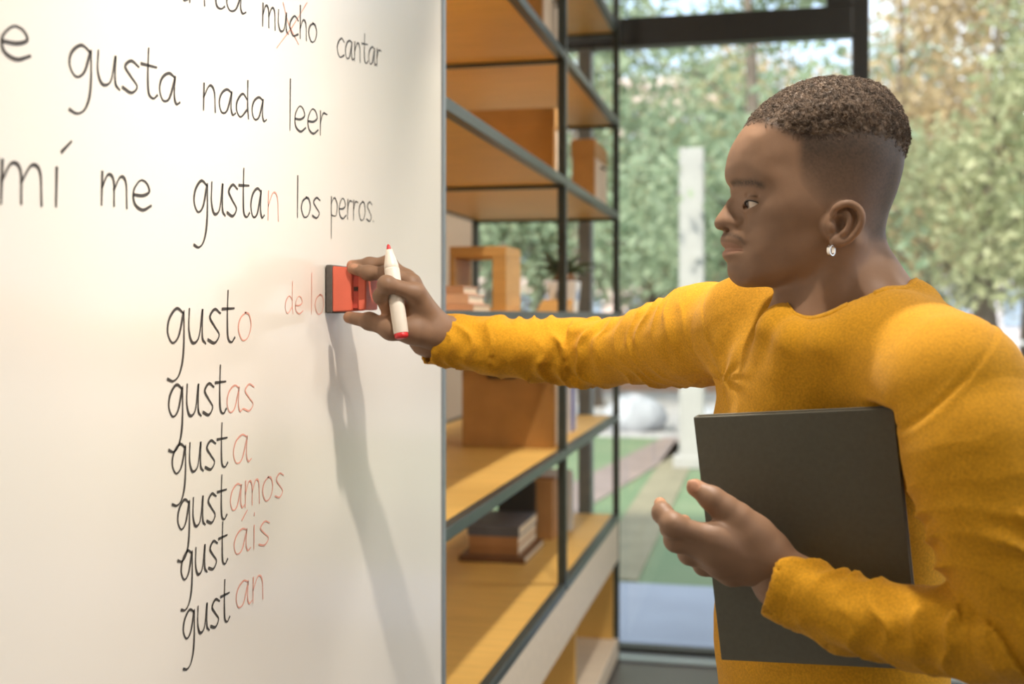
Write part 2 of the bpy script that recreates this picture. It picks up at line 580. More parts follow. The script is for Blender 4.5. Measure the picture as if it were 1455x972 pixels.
GL = {
 'a': (1.0, [[(.78, .92), (.5, 1.02), (.18, .8), (.05, .4), (.2, .03), (.5, .15), (.76, .85)], [(.78, .95), (.74, .3), (.84, .02), (1, .1)]]),
 'c': (.9, [[(.82, .85), (.5, 1.02), (.15, .7), (.08, .35), (.35, .0), (.8, .15)]]),
 'd': (1.0, [[(.74, .8), (.45, 1.0), (.12, .65), (.08, .25), (.32, .0), (.72, .35)], [(.78, 1.6), (.76, .6), (.82, 0)]]),
 'e': (.95, [[(.1, .48), (.5, .5), (.78, .68), (.65, .96), (.38, 1.0), (.1, .62), (.14, .18), (.48, 0), (.85, .18)]]),
 'g': (1.0, [[(.82, .9), (.48, 1.04), (.14, .75), (.06, .35), (.28, .05), (.58, .25), (.8, .9)], [(.83, .95), (.83, .1), (.76, -.5), (.58, -.9), (.32, -1.05), (.06, -.98)]]),
 'h': (.85, [[(.12, 1.65), (.1, 0)], [(.1, .5), (.38, .98), (.64, .8), (.68, 0)]]),
 'i': (.45, [[(.22, 1), (.2, 0)], [(.22, 1.45), (.23, 1.55)]]),
 'í': (.55, [[(.22, 1), (.2, 0)], [(.36, 1.45), (.62, 1.75)]]),
 'l': (.4, [[(.16, 2.0), (.13, 0)]]),
 'm': (1.25, [[(.08, 1.05), (.05, 0)], [(.07, .55), (.3, 1.0), (.52, .85), (.54, .02)], [(.54, .55), (.8, 1.0), (1.02, .85), (1.06, 0)]]),
 'n': (.9, [[(.1, 1.02), (.07, 0)], [(.08, .5), (.4, 1.0), (.66, .82), (.72, 0)]]),
 'o': (.95, [[(.5, 1.0), (.18, .8), (.06, .42), (.28, .02), (.62, .1), (.82, .52), (.7, .92), (.45, 1.0)]]),
 'p': (.9, [[(.12, 1.02), (.1, -1.0)], [(.1, .7), (.45, 1.0), (.76, .65), (.6, .12), (.12, .12)]]),
 'r': (.7, [[(.1, 1.0), (.08, 0)], [(.09, .5), (.3, .92), (.62, .92)]]),
 's': (.8, [[(.72, .92), (.42, 1.04), (.16, .8), (.4, .52), (.66, .25), (.42, 0), (.06, .1)]]),
 't': (.8, [[(.36, 1.62), (.32, .8), (.36, .15), (.56, .0), (.74, .14)], [(.04, 1.05), (.7, 1.08)]]),
 'u': (1.0, [[(.1, 1.02), (.08, .4), (.26, .03), (.58, .2), (.76, 1.0)], [(.77, 1.0), (.76, .2), (.92, 0)]]),
 'á': (1.0, [[(.78, .92), (.5, 1.02), (.18, .8), (.05, .4), (.2, .03), (.5, .15), (.76, .85)], [(.78, .95), (.74, .3), (.84, .02), (1, .1)], [(.5, 1.4), (.8, 1.75)]]),
 '.': (.3, [[(.1, .0), (.13, .04)]]),
}
def onboard(u, v):
    X = (u - CU) / FPX
    z = BX / (X * CT - ST)
    return np.array([(X * ST + CT) * z, EYE - (v - CV) / FPX * z])
def ribbon(strokes, wd, name, m):
    V, F = [], []
    for s in strokes:
        p = np.array(catmull(s, 7)) if len(s) > 2 else np.array(s)
        t = np.gradient(p, axis=0)
        t /= np.linalg.norm(t, axis=1)[:, None] + 1e-9
        nrm = np.stack([-t[:, 1], t[:, 0]], 1)
        k = np.linspace(0, 1, len(p))
        ww = wd * .82 * (.5 + .12 * np.sin(k * 9 + len(p)))[:, None]
        b = len(V)
        p0 = p[:1] - t[:1] * wd * .4; p1 = p[-1:] + t[-1:] * wd * .4
        p = np.concatenate([p0, p[1:-1], p1]) if len(p) > 2 else np.concatenate([p0, p1])
        for q, sg in ((p + nrm * ww, 1), (p - nrm * ww, -1)):
            for y, h in q:
                V.append((BX + .0006, y, h))
        n = len(p)
        for i in range(n - 1):
            F.append([b + i, b + i + 1, b + n + i + 1, b + n + i])
    return mobj(name, V, F, m, wb)
def word(txt, p0, p1, xh, m, wd=.0032, asc=1.0):
    """txt from pixel p0 to p1 along the baseline, x-height xh in pixels at p0"""
    a = onboard(*p0); b = onboard(*p1)
    up = onboard(p0[0], p0[1] - xh) - a
    X = up[1]
    e = b - a
    tot = sum(GL[c][0] for c in txt) - .1
    st = []
    x = 0
    for c in txt:
        gw, ss = GL[c]
        for s in ss:
            st.append([a + e * ((x + px) / tot) + np.array([0, X * (py * (asc if py > 1.1 else 1))]) for px, py in s])
        x += gw
    return ribbon(st, wd, 'handwritten_word', m)
K = M_ink
word('encanta', (118, -32), (346, 20), 38, K)
word('mucho', (372, 36), (450, 62), 30, K)
word('cantar', (478, 80), (541, 95), 27, K)
ribbon([[onboard(436, 4), onboard(415, 38), onboard(393, 68)]], .0022, 'red_cross_stroke', M_red)
ribbon([[onboard(402, 4), onboard(410, 34), onboard(424, 63)]], .0022, 'red_cross_stroke', M_red)
word('me', (-75, 66), (42, 88), 50, K, .0036)
word('gusta', (96, 108), (252, 149), 48, K, .0034)
word('nada', (287, 155), (376, 173), 36, K)
word('leer', (409, 184), (464, 193), 36, K)
word('mí', (-2, 288), (92, 293), 58, K, .0036)
word('me', (142, 290), (214, 300), 44, K, .0034)
word('gusta', (274, 303), (373, 310), 46, K, .0036)
word('n', (379, 312), (397, 314), 40, M_red, .0024)
word('los', (420, 308), (454, 310), 29, K)
word('perros.', (469, 309), (531, 315), 29, K, .0028)
word('gust', (236, 490), (332, 486), 50, K, .0036)
word('o', (337, 484), (357, 483), 40, M_red, .0024)
word('gust', (238, 595), (320, 587), 46, K, .0036)
word('as', (321, 587), (360, 583), 38, M_red, .0024)
word('gust', (243, 676), (322, 663), 42, K, .0034)
word('a', (330, 660), (354, 656), 40, M_red, .0024)
word('gust', (251, 756), (321, 737), 42, K, .0034)
word('amos', (326, 727), (402, 705), 36, M_red, .0024)
word('gust', (256, 828), (322, 800), 40, K, .0034)
word('áis', (331, 790), (382, 772), 34, M_red, .0024)
word('gust', (259, 912), (325, 882), 40, K, .0034)
word('an', (334, 866), (375, 850), 36, M_red, .0024)
word('de', (404, 445), (430, 446), 25, M_red, .0018, 1.15)
word('lo', (440, 446), (460, 447), 29, M_red, .0018)

# ------------------------------------------------------------------ shelving unit
SX, SD = -.655, .65
YN, YM, YF = 2.2, 3.73, 5.09
LV = [.646, 1.09, 1.545, 1.99, 2.405, 2.82]
su = root('shelving_unit', (SX - SD / 2, 3.6, 0), 'tall open shelving of yellow plywood boards in a dark steel frame', 'shelf')
T = .014
def st(n, x0, x1, y0, y1, z0, z1):
    return box(n, x0, x1, y0, y1, z0, z1, M_steel, su, .002)
for y in (YN, YM, YF):
    for x in (SX, SX - SD):
        st('post', x - T * 2, x, y - T, y + T, .0 if y != YM else LV[0], 3.2)
for h in LV:
    for ya, yb in ((YN + T, YM - T), (YM + T, YF - T)):
        st('front_rail', SX - 2 * T, SX, ya, yb, h - T, h + T)
        st('back_rail', SX - SD - 2 * T, SX - SD, ya, yb, h - T, h + T)
        box('shelf_board', SX - SD + .001, SX - 2 * T - .001, ya - T, yb + T, h - .009, h + .009, M_ply, su, .001)
    for y in (YN, YM, YF):
        st('cross_rail', SX - SD, SX - 2 * T, y - .009, y + .009, h - .022, h - .0095)
# base cabinet
for a in ((SX - .024, SX - .002, YN, YF - T, .455, .630, 'fascia'), (SX - SD, SX - .002, YN, YF - T, .02, .105, 'plinth_board'),
          (SX - SD - .02, SX - SD, YN, YF, .02, .63, 'back_panel'), (SX - SD, SX - .025, YF - .036, YF - T, .105, .63, 'end_panel'),
          (SX - SD, SX - .03, YM + .35, YM + .37, .105, .63, 'divider')):
    box(a[6], *a[:6], M_white if a[6] in ('fascia', 'plinth_board') else M_ply, su, .002)

def storage_box(x0, x1, y0, y1, h, ht, label, lidh=.06, pull=True, front=M_kraft_lit, slot=False):
    r = root('storage_box', ((x0 + x1) / 2, (y0 + y1) / 2, h), label, 'box', 'cardboard storage boxes on the shelves')
    box('box_body', x0 + .004, x1 - .004, y0 + .004, y1 - .004, h, h + ht - lidh * .5, M_kraft, r, .003)
    box('lid', x0, x1, y0, y1, h + ht - lidh, h + ht, M_kraft, r, .003)
    box('lit_front', x1 - .003, x1 + .001, y0 + .012, y1 - .012, h + .012, h + ht - lidh - .006, front, r)  # paler sheet painting the light on the front face
    if pull:
        ym, hm = (y0 + y1) / 2, h + ht - lidh - .03
        tube('pull_handle', [(x1, ym - .03, hm), (x1 + .014, ym - .03, hm), (x1 + .014, ym + .03, hm), (x1, ym + .03, hm)], .004, M_dark, r, 6)
    if slot:
        xm = (x0 + x1) / 2 - .02
        tube('pull_handle', [(xm - .045, y0 + .004, h + ht - .085), (xm - .045, y0 - .012, h + ht - .088), (xm + .045, y0 - .012, h + ht - .088), (xm + .045, y0 + .004, h + ht - .085)], .008, M_dark, r, 8)
S = [h + .0095 for h in LV]
storage_box(-1.02, -.70, 3.76, 3.94, S[3], .245, 'wide brown cardboard box on the upper shelf behind the middle post', .07)
storage_box(-.80, -.70, 4.66, 5.02, S[3], .275, 'narrow brown box with dark pull at the glass end of the upper shelf', .07)
storage_box(-.82, -.70, 3.55, 3.93, S[4], .26, 'pale-fronted cardboard box on the top shelf cut by the frame', .06)
storage_box(-1.03, -.70, 3.72 + .05, 3.95, S[1], .33, 'large brown cardboard box with dark handle on the shelf below the arm', .05, False, slot=True)

# open pine crate
r = root('pine_crate', (-.80, 3.22, S[2]), 'open-ended golden wooden crate on the shelf behind the hand', 'crate')
cx0, cx1, cy0, cy1, ch = -.885, -.72, 3.12, 3.31, .188
box('top_panel', cx0, cx1, cy0, cy1, S[2] + ch - .03, S[2] + ch, M_crate, r, .002)
box('bottom_panel', cx0, cx1, cy0, cy1, S[2], S[2] + .014, M_crate, r, .002)
box('side_panel', cx1 - .04, cx1, cy0, cy1, S[2] + .014, S[2] + ch - .03, M_crate, r, .002)
box('side_panel', cx0, cx0 + .014, cy0, cy1, S[2] + .014, S[2] + ch - .03, M_crate, r, .002)

def book(x0, x1, y0, y1, h0, h1, rgb, label, group, spine='x1', rot=0):
    """lying or standing book: thin axis is the smallest one"""
    r = root('book', ((x0 + x1) / 2, (y0 + y1) / 2, h0), label, 'book', group, rot)
    r.rotation_euler = (0, 0, 0)
    m = MATS.get('cover_%d_%d_%d' % rgb) or mat('cover_%d_%d_%d' % rgb, rgb, .55, .05, 20)
    d = (x1 - x0, y1 - y0, h1 - h0); t = .003
    k = d.index(min(d))
    lo = [x0, y0, h0]; hi = [x1, y1, h1]
    plo, phi = lo[:], hi[:]
    for i in range(3):
        plo[i] += t; phi[i] -= t
    box('page_block', plo[0], phi[0], plo[1], phi[1], plo[2], phi[2], M_pages, r)
    for s in (0, 1):
        a, b = lo[:], hi[:]
        if s: a[k] = hi[k] - t
        else: b[k] = lo[k] + t
        box('cover', a[0], b[0], a[1], b[1], a[2], b[2], m, r)
    a, b = lo[:], hi[:]
    ax = 1 if spine[0] == 'y' else 0
    if ax == k: ax = 1 - ax
    if spine[1] == '1': a[ax] = hi[ax] - t
    else: b[ax] = lo[ax] + t
    a[k] += t; b[k] -= t
    box('spine', a[0], b[0], a[1], b[1], a[2], b[2], m, r)
    if rot:
        r.rotation_euler = (rot, 0, 0)
    return r
g = 'small books on the arm-level shelf'
for i, (a, b, rgb, lb) in enumerate(((0, .022, (206, 160, 130), 'tan book at the bottom of the small stack on the arm-level shelf'), (.022, .046, (220, 178, 148), 'pale pink book in the middle of the small stack by the crate'), (.046, .066, (196, 150, 118), 'small brown book topping the stack by the crate'))):
    book(-.84, -.70 - i * .012, 2.68, 2.86 - .02 * i, S[2] + a, S[2] + b - .0005, rgb, lb, g, 'y0')
for i, (x, rgb, lb) in enumerate(((-.80, (226, 176, 120), 'orange-tan small book lying on the upper shelf beside the large box'), )):
    book(-.84, -.71, 3.05, 3.3, S[3], S[3] + .03, rgb, lb, 'book on the upper shelf', 'y0')
g = 'stacked books on the lowest shelf'
hh = S[0]
for i, (t, rgb, lb, dx) in enumerate(((.022, (120, 84, 56), 'brown book at the bottom of the lying stack on the lowest shelf', .03), (.034, (176, 126, 78), 'tan book second from the bottom of the lying stack', .0), (.034, (190, 140, 92), 'light tan book second from the top of the lying stack', .0), (.036, (104, 108, 116), 'slate-blue book on top of the lying stack', .004))):
    book(-1.07 - dx, -.885 + dx, 4.03 - dx, 4.36, hh, hh + t - .0005, rgb, lb, g, 'y0')
    hh += t
g = 'upright books on the lowest shelf'
book(-1.05, -.90, 4.40, 4.43, S[0], S[0] + .235, (58, 56, 52), 'black book standing upright behind the lying stack', g, 'x1')
for i, (y, t, hgt, rgb, lb) in enumerate(((4.46, .03, .235, (196, 146, 92), 'tan upright book next to the black one'), (4.50, .035, .24, (168, 116, 66), 'brown upright book between two tan ones'), (4.545, .03, .225, (206, 158, 110), 'light tan upright book nearest the white-covered ones'))):
    book(-1.0, -.84, y, y + t, S[0], S[0] + hgt, rgb, lb, g, 'x1')
for i, (y, t, hgt, rgb, lb) in enumerate(((4.66, .03, .25, (222, 222, 220), 'white upright book on the lowest shelf by the window'), (4.70, .025, .23, (196, 190, 186), 'light grey upright book at the end of the lowest row'))):
    book(-.95, -.80, y, y + t, S[0], S[0] + hgt, rgb, lb, g, 'x1')
g = 'upright books on the shelf below the arm'
for i, (y, t, hgt, rgb, lb) in enumerate(((4.28, .03, .24, (232, 226, 222), 'white upright book beside the purple one'), (4.34, .035, .22, (96, 92, 168), 'purple-blue upright book on the shelf below the arm'), (4.40, .03, .2, (214, 214, 222), 'pale grey book standing next to the purple book'))):
    book(-.92, -.74, y, y + t, S[1], S[1] + hgt, rgb, lb, g, 'x1')

# potted plant
M_pot = mat('white_ceramic', (236, 236, 234), .3, .02, 10)
M_soilpot = mat('brown_bark', (120, 84, 52), .9, .2, 40)
M_blue = mat('blue_print', (120, 150, 186), .5, .05, 30)
M_spike = mat('dark_green_leaf', (74, 92, 62), .5, .25, 8)
px, py = -.75, 4.22
r = root('potted_plant', (px, py, S[2]), 'spiky dark green plant in a white square pot with blue print', 'plant')
bm = bmesh.new()
bmesh.ops.create_cone(bm, segments=4, radius1=.055 * 1.414 * .8, radius2=.055 * 1.414, depth=.12, cap_ends=True)
for v in bm.verts:
    q = Matrix.Rotation(math.pi / 4, 3, 'Z') @ v.co
    v.co = q + Vector((px, py, S[2] + .06))
bmesh.ops.bevel(bm, geom=bm.edges[:], offset=.004, segments=2, affect='EDGES')
bmobj('pot', bm, M_pot, r)
tube('soil', [(px, py, S[2] + .118), (px, py, S[2] + .15)], [.048, .03], M_soilpot, r, 12)
box('blue_mark', px + .05, px + .053, py - .02, py + .015, S[2] + .05, S[2] + .085, M_blue, r)
box('blue_mark', px - .02, px + .015, py - .0545, py - .0515, S[2] + .05, S[2] + .085, M_blue, r)
rg = random.Random(5)
for k in range(26):
    an = k * 2.4; ln = rg.uniform(.11, .2); el = rg.uniform(.5, 1.35)
    pts = []
    for t in np.linspace(0, 1, 6):
        rr = ln * t * math.cos(el); 
        pts.append((px + rr * math.cos(an), py + rr * math.sin(an), S[2] + .14 + ln * t * math.sin(el) - .07 * t * t))
    tube('leaf', pts, [.004, .008, .009, .007, .004, .001], M_spike, r, 5)
# wooden wedge
r = root('wooden_wedge', (-.74, 4.02, S[2]), 'small brown wooden wedge lying beside the plant pot', 'wedge')
bm = bmesh.new()
vs = [bm.verts.new(c) for c in ((-.80, 3.92, S[2]), (-.69, 3.92, S[2]), (-.69, 4.08, S[2]), (-.80, 4.08, S[2]), (-.80, 4.06, S[2] + .05), (-.69, 4.06, S[2] + .05))]
for f in ((0, 1, 2, 3), (0, 1, 5, 4), (1, 2, 5), (2, 3, 4, 5), (3, 0, 4)):
    bm.faces.new([vs[i] for i in f])
bmobj('wedge_block', bm, M_crate, r)

# ------------------------------------------------------------------ outside
M_pave = mat('grey_blue_paving', (154, 160, 172), .8, .05, 2)
M_lawn = mat('lawn_grass', (98, 120, 84), .9, .2, 1.2, rgb2=(116, 130, 96))
M_gravel = mat('pale_gravel', (176, 172, 168), .9, .2, 3)
M_path = mat('sandy_path', (136, 128, 102), .9, .08, 4)
M_redd = mat('leaf_strewn_ground', (170, 128, 100), .9, .2, 3)
GZ = -.06
struct(box('pavement', -12, 14, RY1 + .1, 6.85, GZ - .1, GZ, M_pave))
struct(box('lawn', -40, 50, 6.85, 15, GZ - .1, GZ - .005, M_lawn))
struct(box('gravel_yard', -50, 60, 15, 24, GZ - .1, GZ, M_gravel))
struct(box('park_ground', -90, 110, 24, 120, GZ - .1, GZ, M_redd))
# diagonal garden paths
def strip(n, a, b, wd, m):
    a = np.array(a, float); b = np.array(b, float); d = (b - a) / np.linalg.norm(b - a); q = np.array([-d[1], d[0]]) * wd / 2
    z = GZ + .006
    pts = [a + q, a - q, b - q, b + q]
    V = [(p[0], p[1], GZ - .01) for p in pts] + [(p[0], p[1], z) for p in pts]
    return struct(mobj(n, V, [[4, 5, 6, 7], [0, 1, 5, 4], [1, 2, 6, 5], [2, 3, 7, 6], [3, 0, 4, 7]], m))
strip('path_1', (-.95, 6.9), (-1.0, 14.5), .34, M_path)
strip('path_2', (-1.9, 8.0), (-1.1, 15.0), .5, mat('pinkish_kerb', (136, 120, 112), .9, .08, 4))
# boulders
M_stone = mat('grey_boulder', (176, 178, 182), .9, .15, 4, bump=.3, bscale=8)
rs = np.random.RandomState(11)
for i, lb in enumerate(('grey boulder at the left end of the row beyond the lawn', 'grey boulder second from the left beyond the lawn', 'grey boulder seen beside the foot of the reflection column', 'grey boulder beyond the lawn, below the raised arm', 'grey boulder beyond the lawn, hidden partly by the notebook', 'grey boulder at the right end of the row')):
    bm = bmesh.new(); bmesh.ops.create_icosphere(bm, subdivisions=2, radius=1)
    s = rs.uniform(.26, .4, 3) * np.array([1.2, 1, .8])
    c = np.array([-2.9 + i * 1.05, 15.6 + rs.uniform(-.3, .8), GZ + s[2] * .6])
    for v in bm.verts:
        k = 1 + .18 * rs.uniform(-1, 1)
        v.co = Vector((v.co.x * s[0] * k + c[0], v.co.y * s[1] * k + c[1], v.co.z * s[2] * k + c[2]))
    tag(bmobj('boulder', bm, M_stone, None, True), lb, 'boulder', 'boulders beyond the lawn')

# pale reflection in the glass, built as a solid column outside
r = root('reflection_column', (.2, 12.6, GZ), 'pale column outside standing in for a reflection in the glass, left of the face', 'reflection')
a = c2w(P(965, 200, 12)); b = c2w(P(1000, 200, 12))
box('shaft', a[0], b[0], a[1], a[1] + .26, GZ, 3.3, mat('pale_reflection', (168, 166, 160), .8, .04, 5), r, .01)
box('foot', a[0] - .06, b[0] + .06, a[1] - .06, a[1] + .32, GZ, GZ + .12, MATS['pale_reflection'], r, .01)

# far building
M_bw = mat('pale_render_facade', (224, 206, 198), .8, .04, 1)
M_bg = mat('facade_window_glass', (150, 170, 190), .2, .1, 1)
def building(x0, x1, y, h, nx, nf, label, m):
    r = root('apartment_building', ((x0 + x1) / 2, y + 4, GZ), label, 'building')
    box('facade', x0, x1, y, y + 8, GZ, h, m, r)
    box('roof_edge', x0 - .3, x1 + .3, y - .3, y + 8.3, h, h + .5, m, r)
    dx = (x1 - x0) / nx
    for i in range(nx):
        for k in range(nf):
            xx, zz = x0 + (i + .5) * dx, 1.8 + k * 3.1
            wd = box('window', xx - .8, xx + .8, y - .05, y + .05, zz - .8, zz + .8, M_bg, r)
            box('window_bar', xx - .04, xx + .04, y - .08, y - .04, zz - .8, zz + .8, m, wd)
building(-22, -2, 58, 13, 7, 4, 'pale pinkish apartment block far behind the trees on the left', M_bw)
building(6, 24, 52, 10, 6, 3, 'light grey low apartment block far behind the trees on the right', mat('grey_render_facade', (206, 206, 212), .8, .04, 1))
# railing on the right
r = root('park_railing', (6, 24, GZ), 'low white railing across the park on the right', 'railing')
M_rail = mat('white_paint', (226, 228, 232), .5, .03, 10)
for k in range(14):
    box('railing_post', 3 + k * .7, 3.08 + k * .7, 24, 24.08, GZ, 1.1, M_rail, r)
for h in (.35, .95):
    box('railing_bar', 3, 12.2, 24.02, 24.07, h, h + .09, M_rail, r)

# trees
LEAF = [mat('leaf_green', (166, 178, 146), .6, .3, 1.2, rgb2=(126, 146, 114), transl=.4), mat('leaf_yellow_green', (196, 194, 152), .6, .3, 1.2, rgb2=(154, 164, 124), transl=.4),  # outdoor haze is put into these pale leaf colours
        mat('leaf_amber', (206, 184, 140), .6, .3, 1.2, rgb2=(176, 156, 124), transl=.4), mat('leaf_grey_green', (166, 178, 156), .6, .3, 1.2, rgb2=(134, 150, 130), transl=.4)]
M_bark = mat('grey_brown_bark', (112, 100, 88), .9, .2, 6)
def tree_mesh(seed, H, R, h0, nl, ls):
    rs = np.random.RandomState(seed)
    tv, tf = [], []
    def add(pts, rad):
        v, f = tube_data(pts, rad, 6)
        b = len(tv); tv.extend(v); tf.extend([[b + i for i in q] for q in f])
    top = np.array([rs.uniform(-.4, .4), rs.uniform(-.4, .4), H * .85])
    bend = rs.uniform(-.3, .3, 2)
    trunk = [np.array([bend[0] * math.sin(t * 3), bend[1] * math.sin(t * 3), 0]) + top * t for t in np.linspace(0, 1, 8)]
    add(trunk, list(np.linspace(.017 * H + .03, .02, 8)))
    cl = []
    for k in range(16):
        t = rs.uniform(.22, .95)
        base = trunk[min(int(t * 7), 6)]
        an = rs.uniform(0, 6.28); L = R * rs.uniform(.55, 1.0) * (1.15 - .6 * t)
        tip = base + np.array([math.cos(an) * L, math.sin(an) * L, L * rs.uniform(.2, .7)])
        mid = (base + tip) / 2 + np.array([0, 0, .12 * L])
        add([base, mid, tip], [.007 * H * (1.1 - t), .004 * H * (1.1 - t), .008])
        cl += [(tip, .42 * R), (mid, .36 * R)]
    n = nl
    ci = rs.randint(0, len(cl), n)
    c = np.array([cl[i][0] for i in ci]); rr = np.array([cl[i][1] for i in ci])
    d = rs.normal(size=(n, 3)); d /= np.linalg.norm(d, axis=1)[:, None]
    p = c + d * (rr * rs.uniform(0, 1, n) ** .5)[:, None] * np.array([1, 1, .8])
    p = p[p[:, 2] > h0]
    n = len(p)
    a = rs.normal(size=(n, 3)); a /= np.linalg.norm(a, axis=1)[:, None]
    b = np.cross(a, rs.normal(size=(n, 3))); b /= np.linalg.norm(b, axis=1)[:, None]
    s = rs.uniform(.6, 1.2, n)[:, None] * ls
    V = np.stack([p - a * s, p + b * s * .5, p + a * s, p - b * s * .5], 1).reshape(-1, 3)
    F = np.arange(4 * n).reshape(n, 4)
    return tv, tf, V, F
TEM = []
for k, (sd, H, R, h0, nl, ls) in enumerate(((1, 9, 3.0, 1.6, 6000, .10), (2, 8, 2.6, 1.2, 6000, .095), (3, 10, 3.2, 2.2, 6000, .11), (4, 5, 2.0, .3, 6000, .08))):
    tv, tf, V, F = tree_mesh(sd, H, R, h0, nl, ls)
    trunk = mobj('trunk', tv, tf, M_bark, None, True); crown = mobj('crown', V, F, LEAF[k])
    TEM.append((trunk.data, crown.data))
    bpy.data.objects.remove(trunk); bpy.data.objects.remove(crown)
TL = [('green-leaved tree', 0), ('yellow-green tree', 1), ('amber autumn tree', 2), ('low grey-green bushy tree', 3)]
spots = [(845, 20, 0, 1.0), (1065, 15, 0, .95), (930, 27, 1, 1.1), (1150, 24, 3, 1.3), (1290, 22, 2, 1.0), (1390, 17, 1, .95), (1460, 24, 2, 1.2), (1330, 34, 0, 1.3), (1010, 36, 2, 1.2), (760, 26, 1, 1.2),
         (880, 34, 3, 1.6), (1250, 38, 1, 1.4), (1420, 36, 3, 1.8), (680, 22, 0, 1.1), (1560, 20, 0, 1.1), (1100, 30, 1, 1.2), (1520, 30, 1, 1.3), (600, 28, 2, 1.2)]
where = ['by the left edge of the glass front', 'right behind the forehead', 'behind the pale reflection column', 'behind the crown of the head', 'just right of the back of the head', 'near the right edge of the picture', 'at the right border, farther away', 'far behind the shoulder', 'far behind the nose', 'seen through the shelves', 'in the far distance beyond the reflection column', 'far away above the head', 'in the far distance on the right', 'hidden mostly by the boxes', 'outside the right border', 'in the distance between forehead and mullion', 'in the distance past the right border', 'far left beyond the shelves']
for i, (u, z, k, s) in enumerate(spots):
    c = c2w(P(u, CV, z))
    r = root('tree', (c[0], c[1], GZ), TL[k][0] + ' outside ' + where[i], 'tree', 'trees outside the glass front', i * 1.7)
    r.scale = (s, s, s)
    for n, me in zip(('trunk', 'crown'), TEM[k]):
        o = bpy.data.objects.new(n, me); COL.objects.link(o); o.parent = r

# ================================================================== the man
BASE = np.array([.37, 1.31, 0.0])
man = root('person', tuple(c2w(BASE)), 'person in a mustard long-sleeved shirt wiping the whiteboard, notebook held under one arm', 'person', rz=TH)
M_skin = mat('brown_skin', (255, 255, 255), .52, .04, 60, bump=.12, bscale=900, attr='Col', sub=.0, spec=.4)
M_hair = mat('dark_curly_hair', (112, 94, 78), .7, .35, 140, spec=.3)
M_hair2 = mat('dark_lash', (40, 32, 28), .7, .1, 100)
M_shirt = mat('mustard_jersey', (204, 146, 28), .88, .12, 420, bump=.35, bscale=1500, sheen=.08, spec=.2)
M_trou = mat('dark_trousers', (58, 60, 56), .8, .06, 60)
M_shoe = mat('black_leather', (40, 38, 36), .4, .05, 30)
M_silver = mat('silver', (230, 226, 220), .25, .03, 30, metal=.9)
M_eye = mat('eye', (255, 255, 255), .15, .01, 30, attr='Col')
def pmesh(name, V, Q, m, attr=None, parent=None, smooth=True):
    """V in the camera-aligned frame"""
    o = mobj(name, np.asarray(V) - BASE, Q, m, None, smooth, attr=attr)
    o.parent = parent or man
    return o

ZH = 1.30
PS = ZH / FPX
def HP(u, v, lat=0.0):          # head point: sagittal-plane pixel + distance towards the camera
    return np.array([(u - CU) * PS, ZH - lat, EYE - (v - CV) * PS])

edge = [(1195, 121), (1218, 124), (1240, 131), (1260, 151), (1274, 180), (1280, 206), (1280, 232), (1275, 258), (1266, 287), (1254, 313), (1243, 335), (1234, 354),
        (1205, 375), (1160, 393), (1118, 404), (1090, 407), (1068, 408.5), (1057, 408), (1048, 405), (1041, 399.5), (1036, 392), (1034, 383), (1034.5, 374), (1029, 367.5), (1026.5, 361), (1030, 354),
        (1025, 347), (1024, 339), (1027, 333), (1029, 328), (1019, 325.5), (1015, 318), (1018, 309), (1026, 298), (1034, 284), (1037, 273), (1034, 261), (1031, 245), (1033, 232), (1038, 213), (1047, 196),
        (1060, 178), (1077, 161), (1098, 146), (1128, 131), (1162, 122)]
inn = [  # sagittal pixel and half width in mm
 (1050, 220, 42), (1065, 215, 54), (1075, 232, 60), (1040, 235, 30), (1055, 200, 40), (1075, 180, 46), (1058, 230, 50), (1070, 261, 56), (1090, 245, 62), (1090, 210, 62), (1105, 180, 60), (1130, 150, 42), (1130, 200, 71), (1170, 145, 50),
 (1170, 200, 75), (1220, 150, 47), (1220, 200, 72), (1255, 200, 52), (1200, 240, 76), (1250, 240, 58), (1150, 240, 74), (1240, 290, 48), (1200, 290, 69), (1150, 290, 71), (1120, 265, 69),
 (1039, 254, 23), (1048, 257, 36), (1060, 264, 47.5), (1041, 264, 13), (1042, 276, 8), (1047, 276, 18), (1054, 277, 33), (1062, 281, 40), (1040, 284, 8), (1033, 295, 8.5), (1046, 284, 15), (1040, 297, 13),
 (1020, 318, 9), (1026, 310, 11.5), (1024, 322, 10), (1030, 320, 15), (1037, 319, 19.5), (1043, 316, 20.5), (1037, 308, 15), (1036, 326, 16), (1046, 306, 19), (1050, 320, 25), (1052, 303, 29), (1056, 312, 34),
 (1060, 292, 38), (1068, 290, 46), (1076, 285, 53), (1075, 300, 53), (1090, 298, 62), (1105, 296, 67), (1120, 300, 69), (1068, 318, 45), (1080, 335, 51), (1100, 335, 59), (1130, 335, 64), (1060, 335, 37),
 (1030, 340, 14), (1036, 336, 20), (1040, 345, 24), (1034, 347, 17), (1036, 354, 16), (1046, 354, 24), (1031, 362, 14), (1036, 364, 19), (1042, 360, 23), (1054, 354, 31), (1050, 368, 28), (1066, 360, 40), (1045, 340, 27),
 (1038, 376, 15), (1040, 388, 17), (1046, 396, 19), (1050, 388, 25), (1058, 399, 25), (1062, 385, 33), (1078, 392, 35), (1080, 375, 42), (1100, 380, 49), (1105, 396, 37), (1130, 370, 58), (1130, 390, 46), (1152, 362, 61), (1172, 340, 64), (1190, 330, 62),
 (1165, 378, 50), (1220, 330, 48), (1200, 355, 46)]
E3 = np.array([HP(u, v) for u, v in edge]); I3 = np.array([HP(u, v) for u, v, _ in inn])
cp = np.concatenate([E3[:, [0, 2]], I3[:, [0, 2]]])
cw = np.concatenate([np.zeros(len(edge)), (np.array([q[2] for q in inn]) * .001) ** 2])
HC = HP(1150, 280)[[0, 2]]
cpn = (cp - HC) * 10
